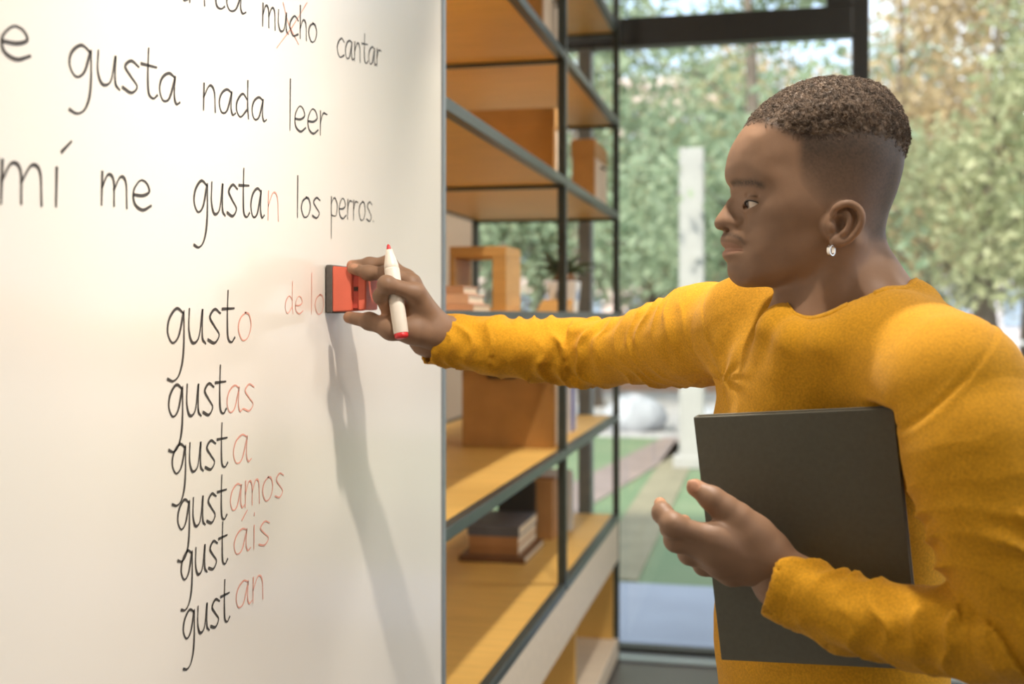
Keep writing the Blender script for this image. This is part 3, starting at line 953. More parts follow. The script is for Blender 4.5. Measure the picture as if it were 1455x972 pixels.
def tps(d):
    return np.where(d > 1e-9, d * d * np.log(d + 1e-12), 0)
n_ = len(cpn)
A_ = np.zeros((n_ + 3, n_ + 3))
A_[:n_, :n_] = tps(np.linalg.norm(cpn[:, None] - cpn[None], axis=2)) + np.eye(n_) * 8e-4
A_[:n_, n_] = 1; A_[:n_, n_ + 1:] = cpn
A_[n_:, :n_] = A_[:n_, n_:].T
sol = np.linalg.solve(A_, np.concatenate([cw * 1e3, np.zeros(3)]))
def Wmap(x, z):
    q = (np.stack([x, z], -1).reshape(-1, 2) - HC) * 10
    r = sol[n_] + q @ sol[n_ + 1:]
    for i in range(n_):
        r = r + sol[i] * tps(np.hypot(q[:, 0] - cpn[i, 0], q[:, 1] - cpn[i, 1]))
    return (r * 1e-3).reshape(x.shape)

def head_field(res):
    lo = HP(1010, 500, .12); hi = HP(1330, 100, -.12)
    lo, hi = np.minimum(lo, hi), np.maximum(lo, hi)
    f = Field(lo, hi, res)
    X, Z = np.meshgrid(f.ax[0], f.ax[2], indexing='ij')
    W = Wmap(X.astype(float), Z.astype(float))
    # keep outside the profile empty
    poly = E3[:, [0, 2]]
    inside = np.zeros(X.shape, bool); dist = np.full(X.shape, 9.0)
    for a, b in zip(poly, np.roll(poly, -1, 0)):
        c = ((a[1] > Z) != (b[1] > Z)) & (X < (b[0] - a[0]) * (Z - a[1]) / (b[1] - a[1] + 1e-12) + a[0])
        inside ^= c
        t = np.clip(((X - a[0]) * (b[0] - a[0]) + (Z - a[1]) * (b[1] - a[1])) / ((b - a) @ (b - a)), 0, 1)
        dist = np.minimum(dist, np.hypot(X - a[0] - t * (b[0] - a[0]), Z - a[1] - t * (b[1] - a[1])))
    far = ~inside & (dist > .004)
    W = np.where(far, -np.maximum(np.abs(W), dist * .03), W)
    gx, gz = np.gradient(W, res)
    G = np.hypot(gx, gz)
    Y = f.ax[1] - ZH
    d = (Y[None, :, None] ** 2 - W[:, None, :]) / (np.sqrt(4 * Y[None, :, None] ** 2 + G[:, None, :] ** 2) + .004)
    f.F = np.clip(d, -.05, .06).astype(np.float32)
    return f

hf = head_field(.0013)
EYEC = [HP(1068, 292.5, s * .0315) for s in (1, -1)]
AX = np.eye(3)
def lids(f, c, s):
    f.cone(c, c + 1e-5, .0136, .0136, .004)
    # brow above the lid
    def almond(x, y, z):
        px, py, pz = -(x - c[0]), -(y - c[1]) * s, z - c[2]       # forward, outward, up
        az = np.arctan2(py, px) - .34
        el = np.arctan2(pz, np.sqrt(px * px + py * py))
        rr = np.sqrt(px * px + py * py + pz * pz)
        open_ = .33 * (1 - (az / 1.12) ** 2)
        d = (np.abs(el + .17 - .05 * az) - open_) * .012
        return np.maximum(np.maximum(d, rr - .0165), -(px + .002))
    f.put(c - .02, c + .02, almond, .0012, 's')
for c, s in zip(EYEC, (1, -1)):
    lids(hf, c, s)
    # crease above the upper lid
    hf.chain([(c + .0150 * np.array([-math.cos(.62) * math.cos(z_), -s * math.cos(.62) * math.sin(z_), math.sin(.62 - .12 * (z_ - .3) ** 2)]), .0009) for z_ in np.linspace(-.3, 1.4, 9)], .003, 's')
    # nostril
    f0 = HP(1031, 327.5, s * .0085)
    hf.ell(f0, AX, (.0055, .0036, .0028), .0015, 's')
    # alar crease
    pts = [HP(1045, 305, s * .0225), HP(1049.5, 313, s * .027), HP(1047.5, 322, s * .0265), HP(1041, 327, s * .0215)]
    hf.chain([(p, .0016) for p in catmull(pts, 3)], .004, 's')
    # nasolabial hollow
    # mouth line
    pts = [HP(1028, 354, 0), HP(1033, 353.3, s * .0135), HP(1039, 354.2, s * .0195), HP(1048, 356.5, s * .0255)]
    hf.chain([(p, .0011) for p in catmull(pts, 3)], .0022, 's')
# neck and base of the neck
hf.chain([(HP(1186, 330), .050), (HP(1186, 385), .0525), (HP(1196, 430), .056), (HP(1208, 480), .064)], .02)
hf.cone(HP(1215, 365), HP(1246, 425), .030, .041, .02)
for s in (1, -1):
    hf.cone(HP(1226, 410, .01 * s), HP(1245, 452, .07 * s), .034, .030, .025)
    # sternomastoid
    hf.chain([(HP(1190, 350, .052 * s), .012), (HP(1165, 410, .042 * s), .013), (HP(1146, 468, .022 * s), .012)], .016)
hf.ell(HP(1128, 425), AX, (.014, .012, .02), .015)
hf.cone(HP(1160, 500), HP(1250, 500), .07, .07, .03)
# ears
def ear(f, s):
    E = lambda u, v, l: (lambda p: np.array([p[0], ZH + (p[1] - ZH) * s, p[2]]))(P(u, v, ZH - l))
    f.ell(E(1199, 318, .0745), [(.94, -.28, -.18), (.30, .95, 0), (.17, -.06, .98)], (.0175, .006, .0245), .004)
    f.cone(E(1186, 322, .066), E(1204, 318, .070), .014, .010, .005)
    rim = [E(1190, 320, .076), E(1184, 307, .079), E(1187, 297, .0815), E(1197, 290.5, .083), (E(1209, 289.5, .0845)), E(1220, 296.5, .086), E(1224.5, 308, .0865), E(1222.5, 320, .085), E(1215, 332, .082), E(1205, 341, .079), E(1195, 345, .077)]
    rim = catmull(rim, 3)
    f.chain([(p, .0034 if 5 < i < 24 else .003) for i, p in enumerate(rim)], .0025)
    f.ell(E(1189, 343, .0765), AX, (.0085, .0045, .0075), .004)
    f.ell(E(1194, 318.5, .083), AX, (.0088, .0090, .0105), .0025, 's')
    f.ell(E(1197, 303, .086), AX, (.008, .0055, .0045), .003, 's')
    f.chain([(p, .0012) for p in catmull([E(1206, 297, .0855), E(1215, 305, .087), E(1214, 318, .086), E(1207, 330, .083)], 3)], .003, 's')
    f.chain([(p, .0022) for p in catmull([E(1203, 301, .081), E(1207, 312, .082), E(1203, 326, .081), E(1196, 333, .080)], 3)], .003)
    f.ell(E(1182, 322, .0775), AX, (.0045, .004, .006), .003)
for s in (1, -1):
    ear(hf, s)

# hair region as a function of the sagittal position: 1 in the long top, fading down the sides
LINE = np.array([(1040, 170), (1062, 181), (1085, 193), (1108, 206), (1122, 213), (1160, 208), (1200, 205), (1240, 212), (1270, 228), (1300, 240)], float)
def plane_px(V):
    return (V[:, 0] / PS + CU), ((EYE - V[:, 2]) / PS + CV)
def hair_line(u):
    return np.interp(u, LINE[:, 0], LINE[:, 1])
FADE = np.array([(1060, 185), (1085, 200), (1105, 216), (1114, 245), (1124, 262), (1140, 275), (1150, 320), (1170, 330), (1185, 300), (1200, 292), (1222, 310), (1232, 345), (1300, 350)], float)

def region_head_color(V):
    N = len(V)
    u, v = plane_px(V)
    lat = np.abs(V[:, 1] - ZH)
    skin = np.array(srgb(140, 108, 84)[:3]); dark = np.array(srgb(56, 46, 38)[:3]); lip = np.array(srgb(172, 126, 106)[:3]); stub = np.array(srgb(74, 58, 48)[:3])
    C = np.tile(skin, (N, 1))
    nzv = noise(V * 60)[:, None]
    C = C * (1 + .06 * nzv)
    def mix(c, k):
        nonlocal C
        C = C * (1 - k[:, None]) + c * k[:, None]
    top = sstep(1052, 1066, u) * sstep(6, -14, v - np.interp(u, [1040, 1062, 1085, 1108, 1122, 1300], [172, 184, 198, 214, 222, 222]))
    low = np.interp(u, [1100, 1118, 1150, 1180, 1205, 1225, 1240, 1300], [235, 275, 312, 322, 345, 362, 370, 372])
    side = sstep(1106, 1124, u) * np.clip(1 - (v - 222) / (low - 222), 0, 1) ** .6
    side = np.maximum(side, sstep(1165, 1245, u) * sstep(358, 334, v) * .95)
    k = np.clip(np.maximum(top, side), 0, 1) * (.86 + .14 * noise(V * 700))
    ear_ = (lat > .0765) & (u < 1205) & (v > 290)
    k = np.where(ear_, 0, k)
    mix(dark, np.clip(k, 0, 1))
    # brow
    bu = np.array([1034, 1041, 1049, 1060, 1075]); bv = np.array([263, 262, 264, 266.5, 274])
    b = np.exp(-((v - np.interp(u, bu, bv)) / 4.8) ** 2) * sstep(1032, 1038, u) * sstep(1077, 1066, u) * (lat > .008)
    mix(dark * .8, np.clip(b * (.75 + .35 * noise(V * 900)), 0, .85))
    # lips and moustache
    mx = np.interp(u, [1024, 1036, 1050], [354, 354, 356.5])
    lw = np.interp(u, [1022, 1030, 1040, 1050], [9.5, 9.0, 6.0, 0.5])
    l = sstep(lw + 1.2, lw - 1.2, np.abs(v - mx)) * (u < 1050) * (lat < .03)
    mix(lip, l * .75 * np.where(v < mx, .6, 1))
    ms = np.exp(-((v - np.interp(u, [1026, 1036, 1045, 1052], [333, 335, 341, 350])) / 3.8) ** 2) * sstep(1056, 1046, u) * (lat < .036)
    mix(stub * .8, np.clip(ms * .75 * (.8 + .4 * noise(V * 800)), 0, .8))
    ch = np.exp(-((v - 381) / 6) ** 2) * sstep(1050, 1038, u) * .25
    mix(stub, ch)
    # eyelid edge
    for c in EYEC:
        d = np.linalg.norm(V - c, axis=1)
        e = sstep(.0130, .0122, d) * (d > 0)
        mix(dark * .5, e * .8)
    return np.concatenate([C, np.ones((N, 1))], 1)

BV, BQ, BC = [], [], []
def add_body(V, Q, C):
    b = sum(len(x) for x in BV)
    BV.append(V); BQ.append(Q + b); BC.append(C)
V, Q = hf.mesh(3)
add_body(V, Q, region_head_color(V))
HV, HQ = V, Q

# hair shell
hr = head_field(.0013)
X, Y, Z = np.meshgrid(*hr.ax, indexing='ij')
pu = X / PS + CU; pv = (EYE - Z) / PS + CV
hl = np.interp(pu, LINE[:, 0], LINE[:, 1])
th = sstep(14, -48, pv - hl)
thick = (.0088 * th * (.55 + .45 * sstep(1065, 1150, pu)) - .0018).astype(np.float32)
G3 = np.stack([X, Y, Z], -1).reshape(-1, 3)
near = (np.abs(hr.F) < .02).ravel() & (th.ravel() > 0)
nv = np.zeros(len(G3), np.float32)
nv[near] = noise(G3[near] * 230) * .0013 + noise(G3[near] * 480, 2) * .0010
hr.F = hr.F - thick - nv.reshape(hr.F.shape) * (th > .02)
hr.F = np.where(th > 0, hr.F, .05).astype(np.float32)
V, Q = hr.mesh(1)
hair = pmesh('hair', V, Q, M_hair)
hair['label'] = 'short curly dark brown hair with faded sides'
# curls on top of the shell
N = vnormals(V, Q)
u, v = plane_px(V)
rs0 = np.random.RandomState(9)
ok = np.where((v < hair_line(u) + 6 - 26 * rs0.rand(len(u))) & (N[:, 2] + np.abs(N[:, 1]) > .1))[0]
rs = np.random.RandomState(4)
pick = rs.choice(ok, min(11000, len(ok)), replace=False)
cv, cf = [], []
NS = 7
ang = np.linspace(0, 4.4, NS)
for q in pick:
    n = N[q]; p = V[q]
    t = rs.normal(size=3); t -= n * t.dot(n); t /= np.linalg.norm(t)
    R = rs.uniform(.0009, .0019); 
    a = n * rs.uniform(.5, 1) + np.cross(n, t) * rs.uniform(-.7, .7); a /= np.linalg.norm(a)
    ctr = p + n * R * .35
    pts = ctr + R * (np.cos(ang)[:, None] * t + np.sin(ang)[:, None] * a) + (np.linspace(-.5, .5, NS)[:, None] * np.cross(t, a) * .0012)
    w1 = np.cross(t, a) * .00032
    w2 = (pts - ctr) / R * .00030
    b = len(cv) * 0 + len(cf) // 1
    cv.append(np.concatenate([pts + w1, pts - w1, pts + w2]))
cv = np.concatenate(cv)
per = NS * 3
base = np.arange(len(pick))[:, None, None] * per
i = np.arange(NS - 1)
one = np.concatenate([np.stack([i + a * NS, i + 1 + a * NS, i + 1 + b * NS, i + b * NS], 1) for a, b in ((0, 1), (1, 2), (2, 0))])
cf = (base + one[None]).reshape(-1, 4)
curls = pmesh('curls', cv, cf, M_hair, parent=hair)
curls['kind'] = 'stuff'

# eyes
for c in EYEC:
    bm = bmesh.new(); bmesh.ops.create_uvsphere(bm, u_segments=32, v_segments=24, radius=.0124)
    g = np.array([-1, -.10 if c[1] < ZH else -.10, -.10]); g /= np.linalg.norm(g)
    vs = np.array([v.co[:] for v in bm.verts]) 
    fs = [[v.index for v in f.verts] for f in bm.faces]
    bm.free()
    cs = (vs / .0124) @ g
    colr = np.where((cs > .90)[:, None], np.array(srgb(40, 28, 22)), np.array(srgb(214, 198, 182)))
    bulge = 1 + .06 * np.clip((cs - .88) / .12, 0, 1)
    o = mobj('eye', c + vs * bulge[:, None] - BASE, fs, M_eye, None, True, attr=colr)
    o.parent = man
for c, s_ in zip(EYEC, (1, -1)):
    up_, cr_ = [], []
    for az in np.linspace(-.75, 1.45, 16):
        a0 = az - .34
        el = -.17 + .05 * a0 + .33 * (1 - (a0 / 1.12) ** 2)
        for lst, e, rr in ((up_, el, .0139), ):
            lst.append(c + rr * np.array([-math.cos(e) * math.cos(az), -s_ * math.cos(e) * math.sin(az), math.sin(e)]))
    v_, f_ = tube_data(up_, [.0003] + [.0008] * 14 + [.0003], 6)
    o = mobj('eyelashes', np.array(v_) - BASE, f_, M_hair2, None, True); o.parent = man
# earring
E = P(1181, 356, ZH - .079)
ring = [E + np.array([.0048 * math.cos(t) * .75, .0048 * math.cos(t) * .66, .0052 * math.sin(t)]) for t in np.linspace(0, 2 * math.pi, 25)[:-1]]
vs, fs = [], []
for k, p in enumerate(ring):
    d = (p - E) / np.linalg.norm(p - E); wv = np.array([-.66, .75, 0]) * .0019
    for q in (p + wv + d * .0006, p - wv + d * .0006, p - wv - d * .0006, p + wv - d * .0006):
        vs.append(q)
for k in range(24):
    for j in range(4):
        fs.append([k * 4 + j, k * 4 + (j + 1) % 4, ((k + 1) % 24) * 4 + (j + 1) % 4, ((k + 1) % 24) * 4 + j])
o = mobj('earring', np.array(vs) - BASE, fs, M_silver, None); o.parent = man; o['label'] = 'small silver hoop earring'
# eyelashes / brow hairs
bv_, bf_ = [], []
for s in (1, -1):
    for k in range(260):
        t = rs.rand()
        uu = 1035 + 38 * t
        vv = np.interp(uu, [1034, 1041, 1049, 1060, 1075], [263, 262, 264, 266.5, 274]) + rs.normal() * 2.2 * (1 - .5 * t)
        w0 = Wmap(np.array([HP(uu, vv)[0]]), np.array([HP(uu, vv)[2]]))[0]
        if w0 <= 0: continue
        p = HP(uu, vv, s * math.sqrt(w0) )
        if abs(p[1] - ZH) < .009: continue
        d = np.array([.8, -.25 * s, rs.uniform(-.1, .5)]); d /= np.linalg.norm(d)
        L = rs.uniform(.003, .0055)
        q = np.array([0, 0, .00025])
        out = np.array([-.2, -.9 * s, .1]) * .0008
        b = len(bv_)
        bv_ += [p + q, p - q, p + d * L + out]
        bf_.append([b, b + 1, b + 2])
o = mobj('eyebrow_hairs', np.array(bv_) - BASE, bf_, M_hair, None); o.parent = man; o['kind'] = 'stuff'

# ------------------------------------------------------------------ hands
SKIN = np.array(srgb(140, 108, 84)[:3]); PALM = np.array(srgb(186, 138, 106)[:3]); NAIL = np.array(srgb(204, 150, 120)[:3])
def hand_color(V, pads, nails):
    C = np.tile(SKIN, (len(V), 1)) * (1 + .07 * noise(V * 90)[:, None])
    for p, r, c, k in pads:
        d = np.linalg.norm(V - p, axis=1)
        m = (sstep(r, r * .4, d) * k)[:, None]
        C = C * (1 - m) + c * m
    for p, ax, r in nails:
        q = (V - p) @ np.array(ax).T / np.array(r)
        m = (np.linalg.norm(q, axis=1) < 1.0)[:, None] * .75
        C = C * (1 - m) + NAIL * m
    return np.concatenate([C, np.ones((len(V), 1))], 1)
def finger(f, pts, k=.006):
    p = [P(*q[:3]) for q in pts]; r = [q[3] for q in pts]
    f.chain(list(zip(p, r)), k)
    for i in range(1, len(p) - 1):        # knuckle swelling
        f.cone(p[i], p[i] + 1e-5, r[i] * 1.03, r[i] * 1.03, .006)
def bounds(pts, mg):
    a = np.array(pts)
    return a.min(0) - mg, a.max(0) + mg

# right hand, at the board
RH_ = dict(
 thumb=[(590, 470, 1.598, .019), (556, 467, 1.588, .0145), (525, 456.5, 1.600, .0108), (496, 451, 1.622, .0085)],
 index=[(590, 416, 1.583, .0122), (549, 403.5, 1.558, .0100), (540.5, 421, 1.572, .0085), (549, 441, 1.592, .0078)],
 middle=[(584, 403, 1.610, .0118), (553, 388, 1.608, .0102), (524, 388, 1.615, .0090), (501, 382, 1.628, .0078)],
 ring=[(578, 397, 1.632, .0112), (552, 374, 1.634, .0098), (525, 376, 1.638, .0088), (500, 377, 1.645, .0076)],
 little=[(582, 406, 1.655, .010), (556, 392, 1.662, .0088), (532, 388, 1.668, .0078), (512, 385, 1.672, .0068)])
allp = [P(*q[:3]) for v in RH_.values() for q in v] + [P(660, 480, 1.645)]
lo, hi = bounds(allp, .03)
rh = Field(lo, hi, .0013)
wr_ = P(617, 469, 1.622)
rh.econe(wr_, P(665, 481, 1.645), (0, 0, 1), .0245, .019, .028, .026, .01)
for t, rr in (('index', .0145), ('middle', .0145), ('ring', .014), ('little', .013)):
    a = P(*RH_[t][0][:3])
    rh.cone(wr_ + (a - wr_) * .05, a, .0185, rr, .012)
rh.cone(P(612, 474, 1.612), P(588, 470, 1.600), .021, .019, .014)
rh.cone(P(590, 440, 1.605), P(585, 462, 1.605), .019, .019, .012)
for t in RH_:
    finger(rh, RH_[t], .008)
V, Q = rh.mesh(2)
pads = [(P(*RH_[t][3][:3]), .016, PALM, .8) for t in ('index', 'middle', 'ring', 'thumb')] + [(P(548, 432, 1.58), .016, PALM, .8), (P(570, 440, 1.59), .02, PALM, .6)]
nl = [(P(495, 374, 1.640), AX, (.006, .006, .0045)), (P(503, 377, 1.618), AX, (.006, .006, .004))]
add_body(V, Q, hand_color(V, pads, nl))

# left hand, over the notebook
LH_ = dict(
 thumb=[(1072, 762, 1.150, .0185), (1047, 736, 1.146, .0126), (1029, 722, 1.146, .0115), (1012, 709, 1.147, .0104), (988, 693, 1.154, .0090)],
 index=[(1012, 766, 1.134, .0125), (956, 746, 1.128, .0103), (941, 729, 1.142, .0082), (938, 715, 1.158, .0062)],
 middle=[(1016, 786, 1.138, .0125), (961, 767, 1.142, .0103), (953, 750, 1.166, .0086), (972, 741, 1.186, .0072)],
 ring=[(1026, 802, 1.148, .0118), (980, 786, 1.158, .0098), (969, 773, 1.182, .0084), (985, 765, 1.202, .0070)],
 little=[(1040, 814, 1.160, .0108), (1000, 803, 1.174, .0086), (991, 794, 1.192, .0076), (1003, 788, 1.206, .0064)])
allp = [P(*q[:3]) for v in LH_.values() for q in v] + [P(1150, 845, 1.14)]
lo, hi = bounds(allp, .03)
lh = Field(lo, hi, .0012)
wr_ = P(1096, 801, 1.152)
lh.econe(wr_, P(1150, 835, 1.135), (0.3, 0, 1), .0225, .017, .027, .024, .01)
for t, rr in (('index', .0145), ('middle', .0145), ('ring', .014), ('little', .013)):
    a = P(*LH_[t][0][:3])
    lh.cone(wr_ + (a - wr_) * .05, a, .0175, rr, .012)
lh.cone(P(1092, 790, 1.152), P(1070, 760, 1.150), .019, .018, .014)
lh.cone(P(1050, 760, 1.146), P(1030, 768, 1.140), .016, .014, .012)
lh.cone(P(1047, 737, 1.146), P(1088, 778, 1.15), .0128, .018, .016)
lh.cone(P(1043, 746, 1.145), P(1022, 758, 1.142), .010, .010, .012)
for t in LH_:
    finger(lh, LH_[t], .009)
tn = P(985.5, 690, 1.1465)
td = P(988, 693, 1.15) - P(1012, 709, 1.146); td /= np.linalg.norm(td)
nn = np.array([-.25, -.9, .35]); nn -= td * nn.dot(td); nn /= np.linalg.norm(nn); n3 = np.cross(td, nn)
lh.ell(tn, [td, nn, n3], (.0075, .0022, .0058), .0015)
V, Q = lh.mesh(2)
pads = [(P(*LH_[t][-1][:3]), .015, PALM, .8) for t in LH_]
add_body(V, Q, hand_color(V, pads, [(tn, [td, nn, n3], (.0075, .004, .0058))]))

# ------------------------------------------------------------------ shirt
Lx = np.array([.416, -.909, 0]); Lx /= np.linalg.norm(Lx)       # towards his left
Fx = np.array([-.909, -.416, 0]); Fx /= np.linalg.norm(Fx)      # towards his front
TC = np.array([.366, 1.334, 0])
RARM = [(P(1066, 458, 1.42), .056), (P(1000, 476, 1.50), .0555), (P(940, 489, 1.56), .0490), (P(870, 500, 1.62), .0465), (P(820, 501, 1.66), .0495), (P(760, 497, 1.665), .0465), (P(700, 491.5, 1.655), .0425), (P(650, 485.5, 1.645), .0385), (P(607, 481.5, 1.633), .0375)]
LARM = [(P(1362, 562, 1.10), .060), (P(1392, 650, 1.075), .0575), (P(1418, 735, 1.055), .0555), (P(1446, 820, 1.035), .0530), (P(1466, 890, 1.022), .0500), (P(1440, 900, 1.03), .0470), (P(1395, 899, 1.045), .0440), (P(1300, 893, 1.080), .0385), (P(1200, 871, 1.118), .0385), (P(1101, 827, 1.150), .0355)]
COLLAR = np.array([P(*q) for q in ((1128, 440, 1.275), (1150, 461, 1.245), (1185, 464, 1.225), (1225, 450, 1.215), (1262, 428, 1.225), (1290, 410, 1.258), (1294, 402, 1.31), (1260, 407, 1.36), (1190, 420, 1.38), (1145, 430, 1.335))])
CC = COLLAR.mean(0)
def body_sdf(f, g=0.0, arms=True):
    """g: how far the surface lies outside (shirt) or inside (skin)"""
    def sl(h, a, b, dx=0, k=.03, h2=None, a2=None, b2=None):
        f.econe(TC + np.array([dx, 0, h]), TC + np.array([dx, 0, h2]), Lx, a + g, b + g, a2 + g, b2 + g, k)
    sl(1.02, .150, .108, 0, .03, 1.16, .150, .104)
    sl(1.16, .150, .104, 0, .03, 1.32, .158, .112)
    sl(1.32, .158, .112, 0, .03, 1.42, .150, .106)
    sl(1.42, .146, .102, .006, .04, 1.468, .105, .072)
    for A in ([RARM, LARM] if arms else []):
        f.chain([(p, r + g) for p, r in A[1:]], .006)
        f.chain([(p, r + g) for p, r in A[:3]], .035)
    # shoulders and trapezius
    f.cone(P(1228, 462, 1.27), P(1352, 548, 1.115), .050 + g, .056 + g, .03)
    f.cone(P(1185, 476, 1.335), P(1072, 462, 1.415), .050 + g, .054 + g, .03)
    f.cone(P(1262, 452, 1.31), P(1225, 455, 1.36), .045 + g, .045 + g, .03)
    if g == 0:
        for (a, b) in zip(COLLAR, np.roll(COLLAR, -1, 0)):
            o1 = a - CC; o1[2] = 0; o1 /= np.linalg.norm(o1); o2 = b - CC; o2[2] = 0; o2 /= np.linalg.norm(o2)
            dz = np.array([0, 0, -.0165])
            bk = abs(((a - COLLAR[6])[:2]).dot((a - COLLAR[6])[:2])) < .0085
            q_ = .55 if bk else 1
            f.cone(a + o1 * .011 * q_ + dz * .7, b + o2 * .011 * q_ + dz * .7, .0115 * (.6 + .4 * q_), .0115 * (.6 + .4 * q_), .02 * q_)
            if bk:
                f.cone(a + o1 * .006 + dz * 1.2, np.array([TC[0], TC[1], 1.42]) + o1 * .05, .010, .035, .03)
                continue
            e_ = np.array([TC[0], TC[1], 1.405]) + o1 * .072
            f.cone(a + o1 * .024 + dz * 1.5, e_, .017, .040, .03)
    f.cone(P(1290, 441, 1.27), P(1352, 520, 1.15), .030 + g, .045 + g, .02)
    f.cone(P(1225, 505, 1.25), P(1335, 548, 1.165), .045 + g, .045 + g, .04)
    f.cone(P(1190, 570, 1.285), P(1295, 605, 1.24), .050 + g, .045 + g, .04)
    for sd in (-.04, 0, .025):
        f.cone(P(1262, 462, 1.315) + Lx * sd * .5, TC + np.array([0, 0, 1.36]) - Fx * .045 + Lx * sd * 1.6, .030 + g, .062 + g, .03)
    f.cone(P(1240, 492, 1.225), P(1345, 535, 1.13), .036 + g, .052 + g, .045)
    f.cone(P(1250, 540, 1.222), P(1350, 575, 1.13), .040 + g, .050 + g, .045)
    # chest towards the raised arm and under the other arm
    f.cone(P(1085, 520, 1.36), P(1058, 478, 1.41), .052 + g, .050 + g, .04)
    f.cone(P(1335, 620, 1.16), P(1352, 565, 1.12), .05 + g, .05 + g, .03)
lo, hi = bounds([p for p, _ in RARM + LARM] + [TC + np.array([-.2, -.2, 1.02]), TC + np.array([.2, .2, 1.6])], .075)
sf = Field(lo, hi, .0032)
body_sdf(sf)
# neck opening: ring follows the surface around the neck
NC = CC[:2]; 
ring = np.array(catmull(list(COLLAR), 6, True))
cut_n = np.linalg.svd(ring - CC)[2][2]
cut_n = cut_n if cut_n[2] > 0 else -cut_n
rel = ring - CC
def neckcut(x, y, z):
    # radial cut: inside the collar outline, a little smaller than the ring
    px, py = x - CC[0], y - CC[1]
    an = np.arctan2(py, px)
    ra = np.arctan2(rel[:, 1], rel[:, 0]); o_ = np.argsort(ra)
    rr = np.interp(an, ra[o_], np.hypot(rel[:, 0], rel[:, 1])[o_], period=2 * math.pi)
    return np.maximum(np.hypot(px, py) - rr + .0005, 1.49 - z)
sf.put(CC - .10, CC + np.array([.10, .10, .12]), neckcut, .003, 's')
# open cuffs
for A, ln in ((RARM, .03), (LARM, .03)):
    (b, rb), (a, ra) = A[-2], A[-1]
    d = (a - b) / np.linalg.norm(a - b)
    def capcut(x, y, z, a=a, d=d):
        return -((x - a[0]) * d[0] + (y - a[1]) * d[1] + (z - a[2]) * d[2])
    sf.put(a - .07, a + .07, lambda x, y, z, a=a, d=d: np.maximum(capcut(x, y, z, a, d), np.sqrt((x - a[0]) ** 2 + (y - a[1]) ** 2 + (z - a[2]) ** 2) - .06), .002, 's')
    sf.cone(a + d * .03, a - d * ln, ra - .0045, ra - .0045, .003, 's')
TLc = P(985, 593, 1.215); TRc = P(1270, 580, 1.125); BLc = P(1025, 938, 1.232)
e1 = TRc - TLc; W_ = np.linalg.norm(e1); e1 /= W_
e2 = BLc - TLc; e2 -= e1 * e2.dot(e1) * .8; H_ = np.linalg.norm(e2); e2 /= H_
e2 -= e1 * e2.dot(e1); e2 /= np.linalg.norm(e2)
e3 = np.cross(e1, e2)
if e3[1] < 0: e3 = -e3          # away from the camera
# the cloth gives way where the notebook presses on the chest
def pressed(x, y, z, m=0.0):
    px, py, pz = x - TLc[0], y - TLc[1], z - TLc[2]
    a = px * e1[0] + py * e1[1] + pz * e1[2]
    b = px * e2[0] + py * e2[1] + pz * e2[2]
    c = px * e3[0] + py * e3[1] + pz * e3[2]
    return np.maximum.reduce([np.abs(a - W_ / 2) - W_ / 2 - .004 - m, np.abs(b - .055) - .0585 - m, np.abs(c + .03) - .0485 - m])
pc_ = TLc + e1 * W_ / 2 + e2 * .055
sf.put(pc_ - .17, pc_ + .17, pressed, .008, 's')
V, Q = sf.mesh(2)
N = vnormals(V, Q)
def arm_param(V, A):
    best = np.full(len(V), 9.0); t = np.zeros(len(V)); ph = np.zeros(len(V)); L0 = 0; rr = np.ones(len(V))
    up = np.array([0, 0, 1.0])
    for (a, ra), (b, rb) in zip(A[:-1], A[1:]):
        d = b - a; L = np.linalg.norm(d); d = d / L
        s = np.clip((V - a) @ d, 0, L)
        q = V - a - s[:, None] * d
        ds = np.linalg.norm(q, axis=1) - (ra + (rb - ra) * s / L)
        e1 = up - d * d.dot(up); e1 /= np.linalg.norm(e1); e2 = np.cross(d, e1)
        m = ds < best
        best[m] = ds[m]; t[m] = (L0 + s)[m]; ph[m] = np.arctan2(q @ e2, q @ e1)[m]
        L0 += L
    return best, t, ph, L0
D = np.zeros(len(V))
cl_ = lambda A, i: sum(np.linalg.norm(A[k + 1][0] - A[k][0]) for k in range(i))
def ridge(x):                    # soft folds with rounded tops and narrow valleys
    return 1 - np.abs(np.sin(x)) ** .7 * 1.6
for A, ei in ((RARM, 4), (LARM, 4)):
    ds, t, ph, L = arm_param(V, A)
    te = cl_(A, ei)
    on = sstep(.02, .006, ds) * sstep(.03, .09, t)
    wv = noise(np.stack([t * 14, np.cos(ph) * 1.3, np.sin(ph) * 1.3], 1), 3)
    w2 = noise(np.stack([t * 30, np.cos(ph) * 2, np.sin(ph) * 2], 1), 5)
    # diagonal folds gathered around the elbow, fine ones along the forearm
    elb = np.exp(-((t - te) / .075) ** 2)
    sh = np.exp(-((t - .12) / .06) ** 2)
    cuf = np.exp(-((L - t - .07) / .06) ** 2)
    amp = .0034 + .0078 * elb + .0052 * sh + .0036 * cuf
    msk = sstep(-.3, .5, noise(np.stack([t * 22, np.cos(ph) * 1.6, np.sin(ph) * 1.6], 1), 9)) * .8 + .2
    f1 = ridge(t * 95 + np.sin(ph - .6) * 2.2 + wv * 2.8)
    D += on * amp * (f1 * .6 * msk + w2 * .35)
    # cuff hem groove
    D -= sstep(.02, .006, ds) * .0009 * np.exp(-((L - t - .022) / .0016) ** 2)
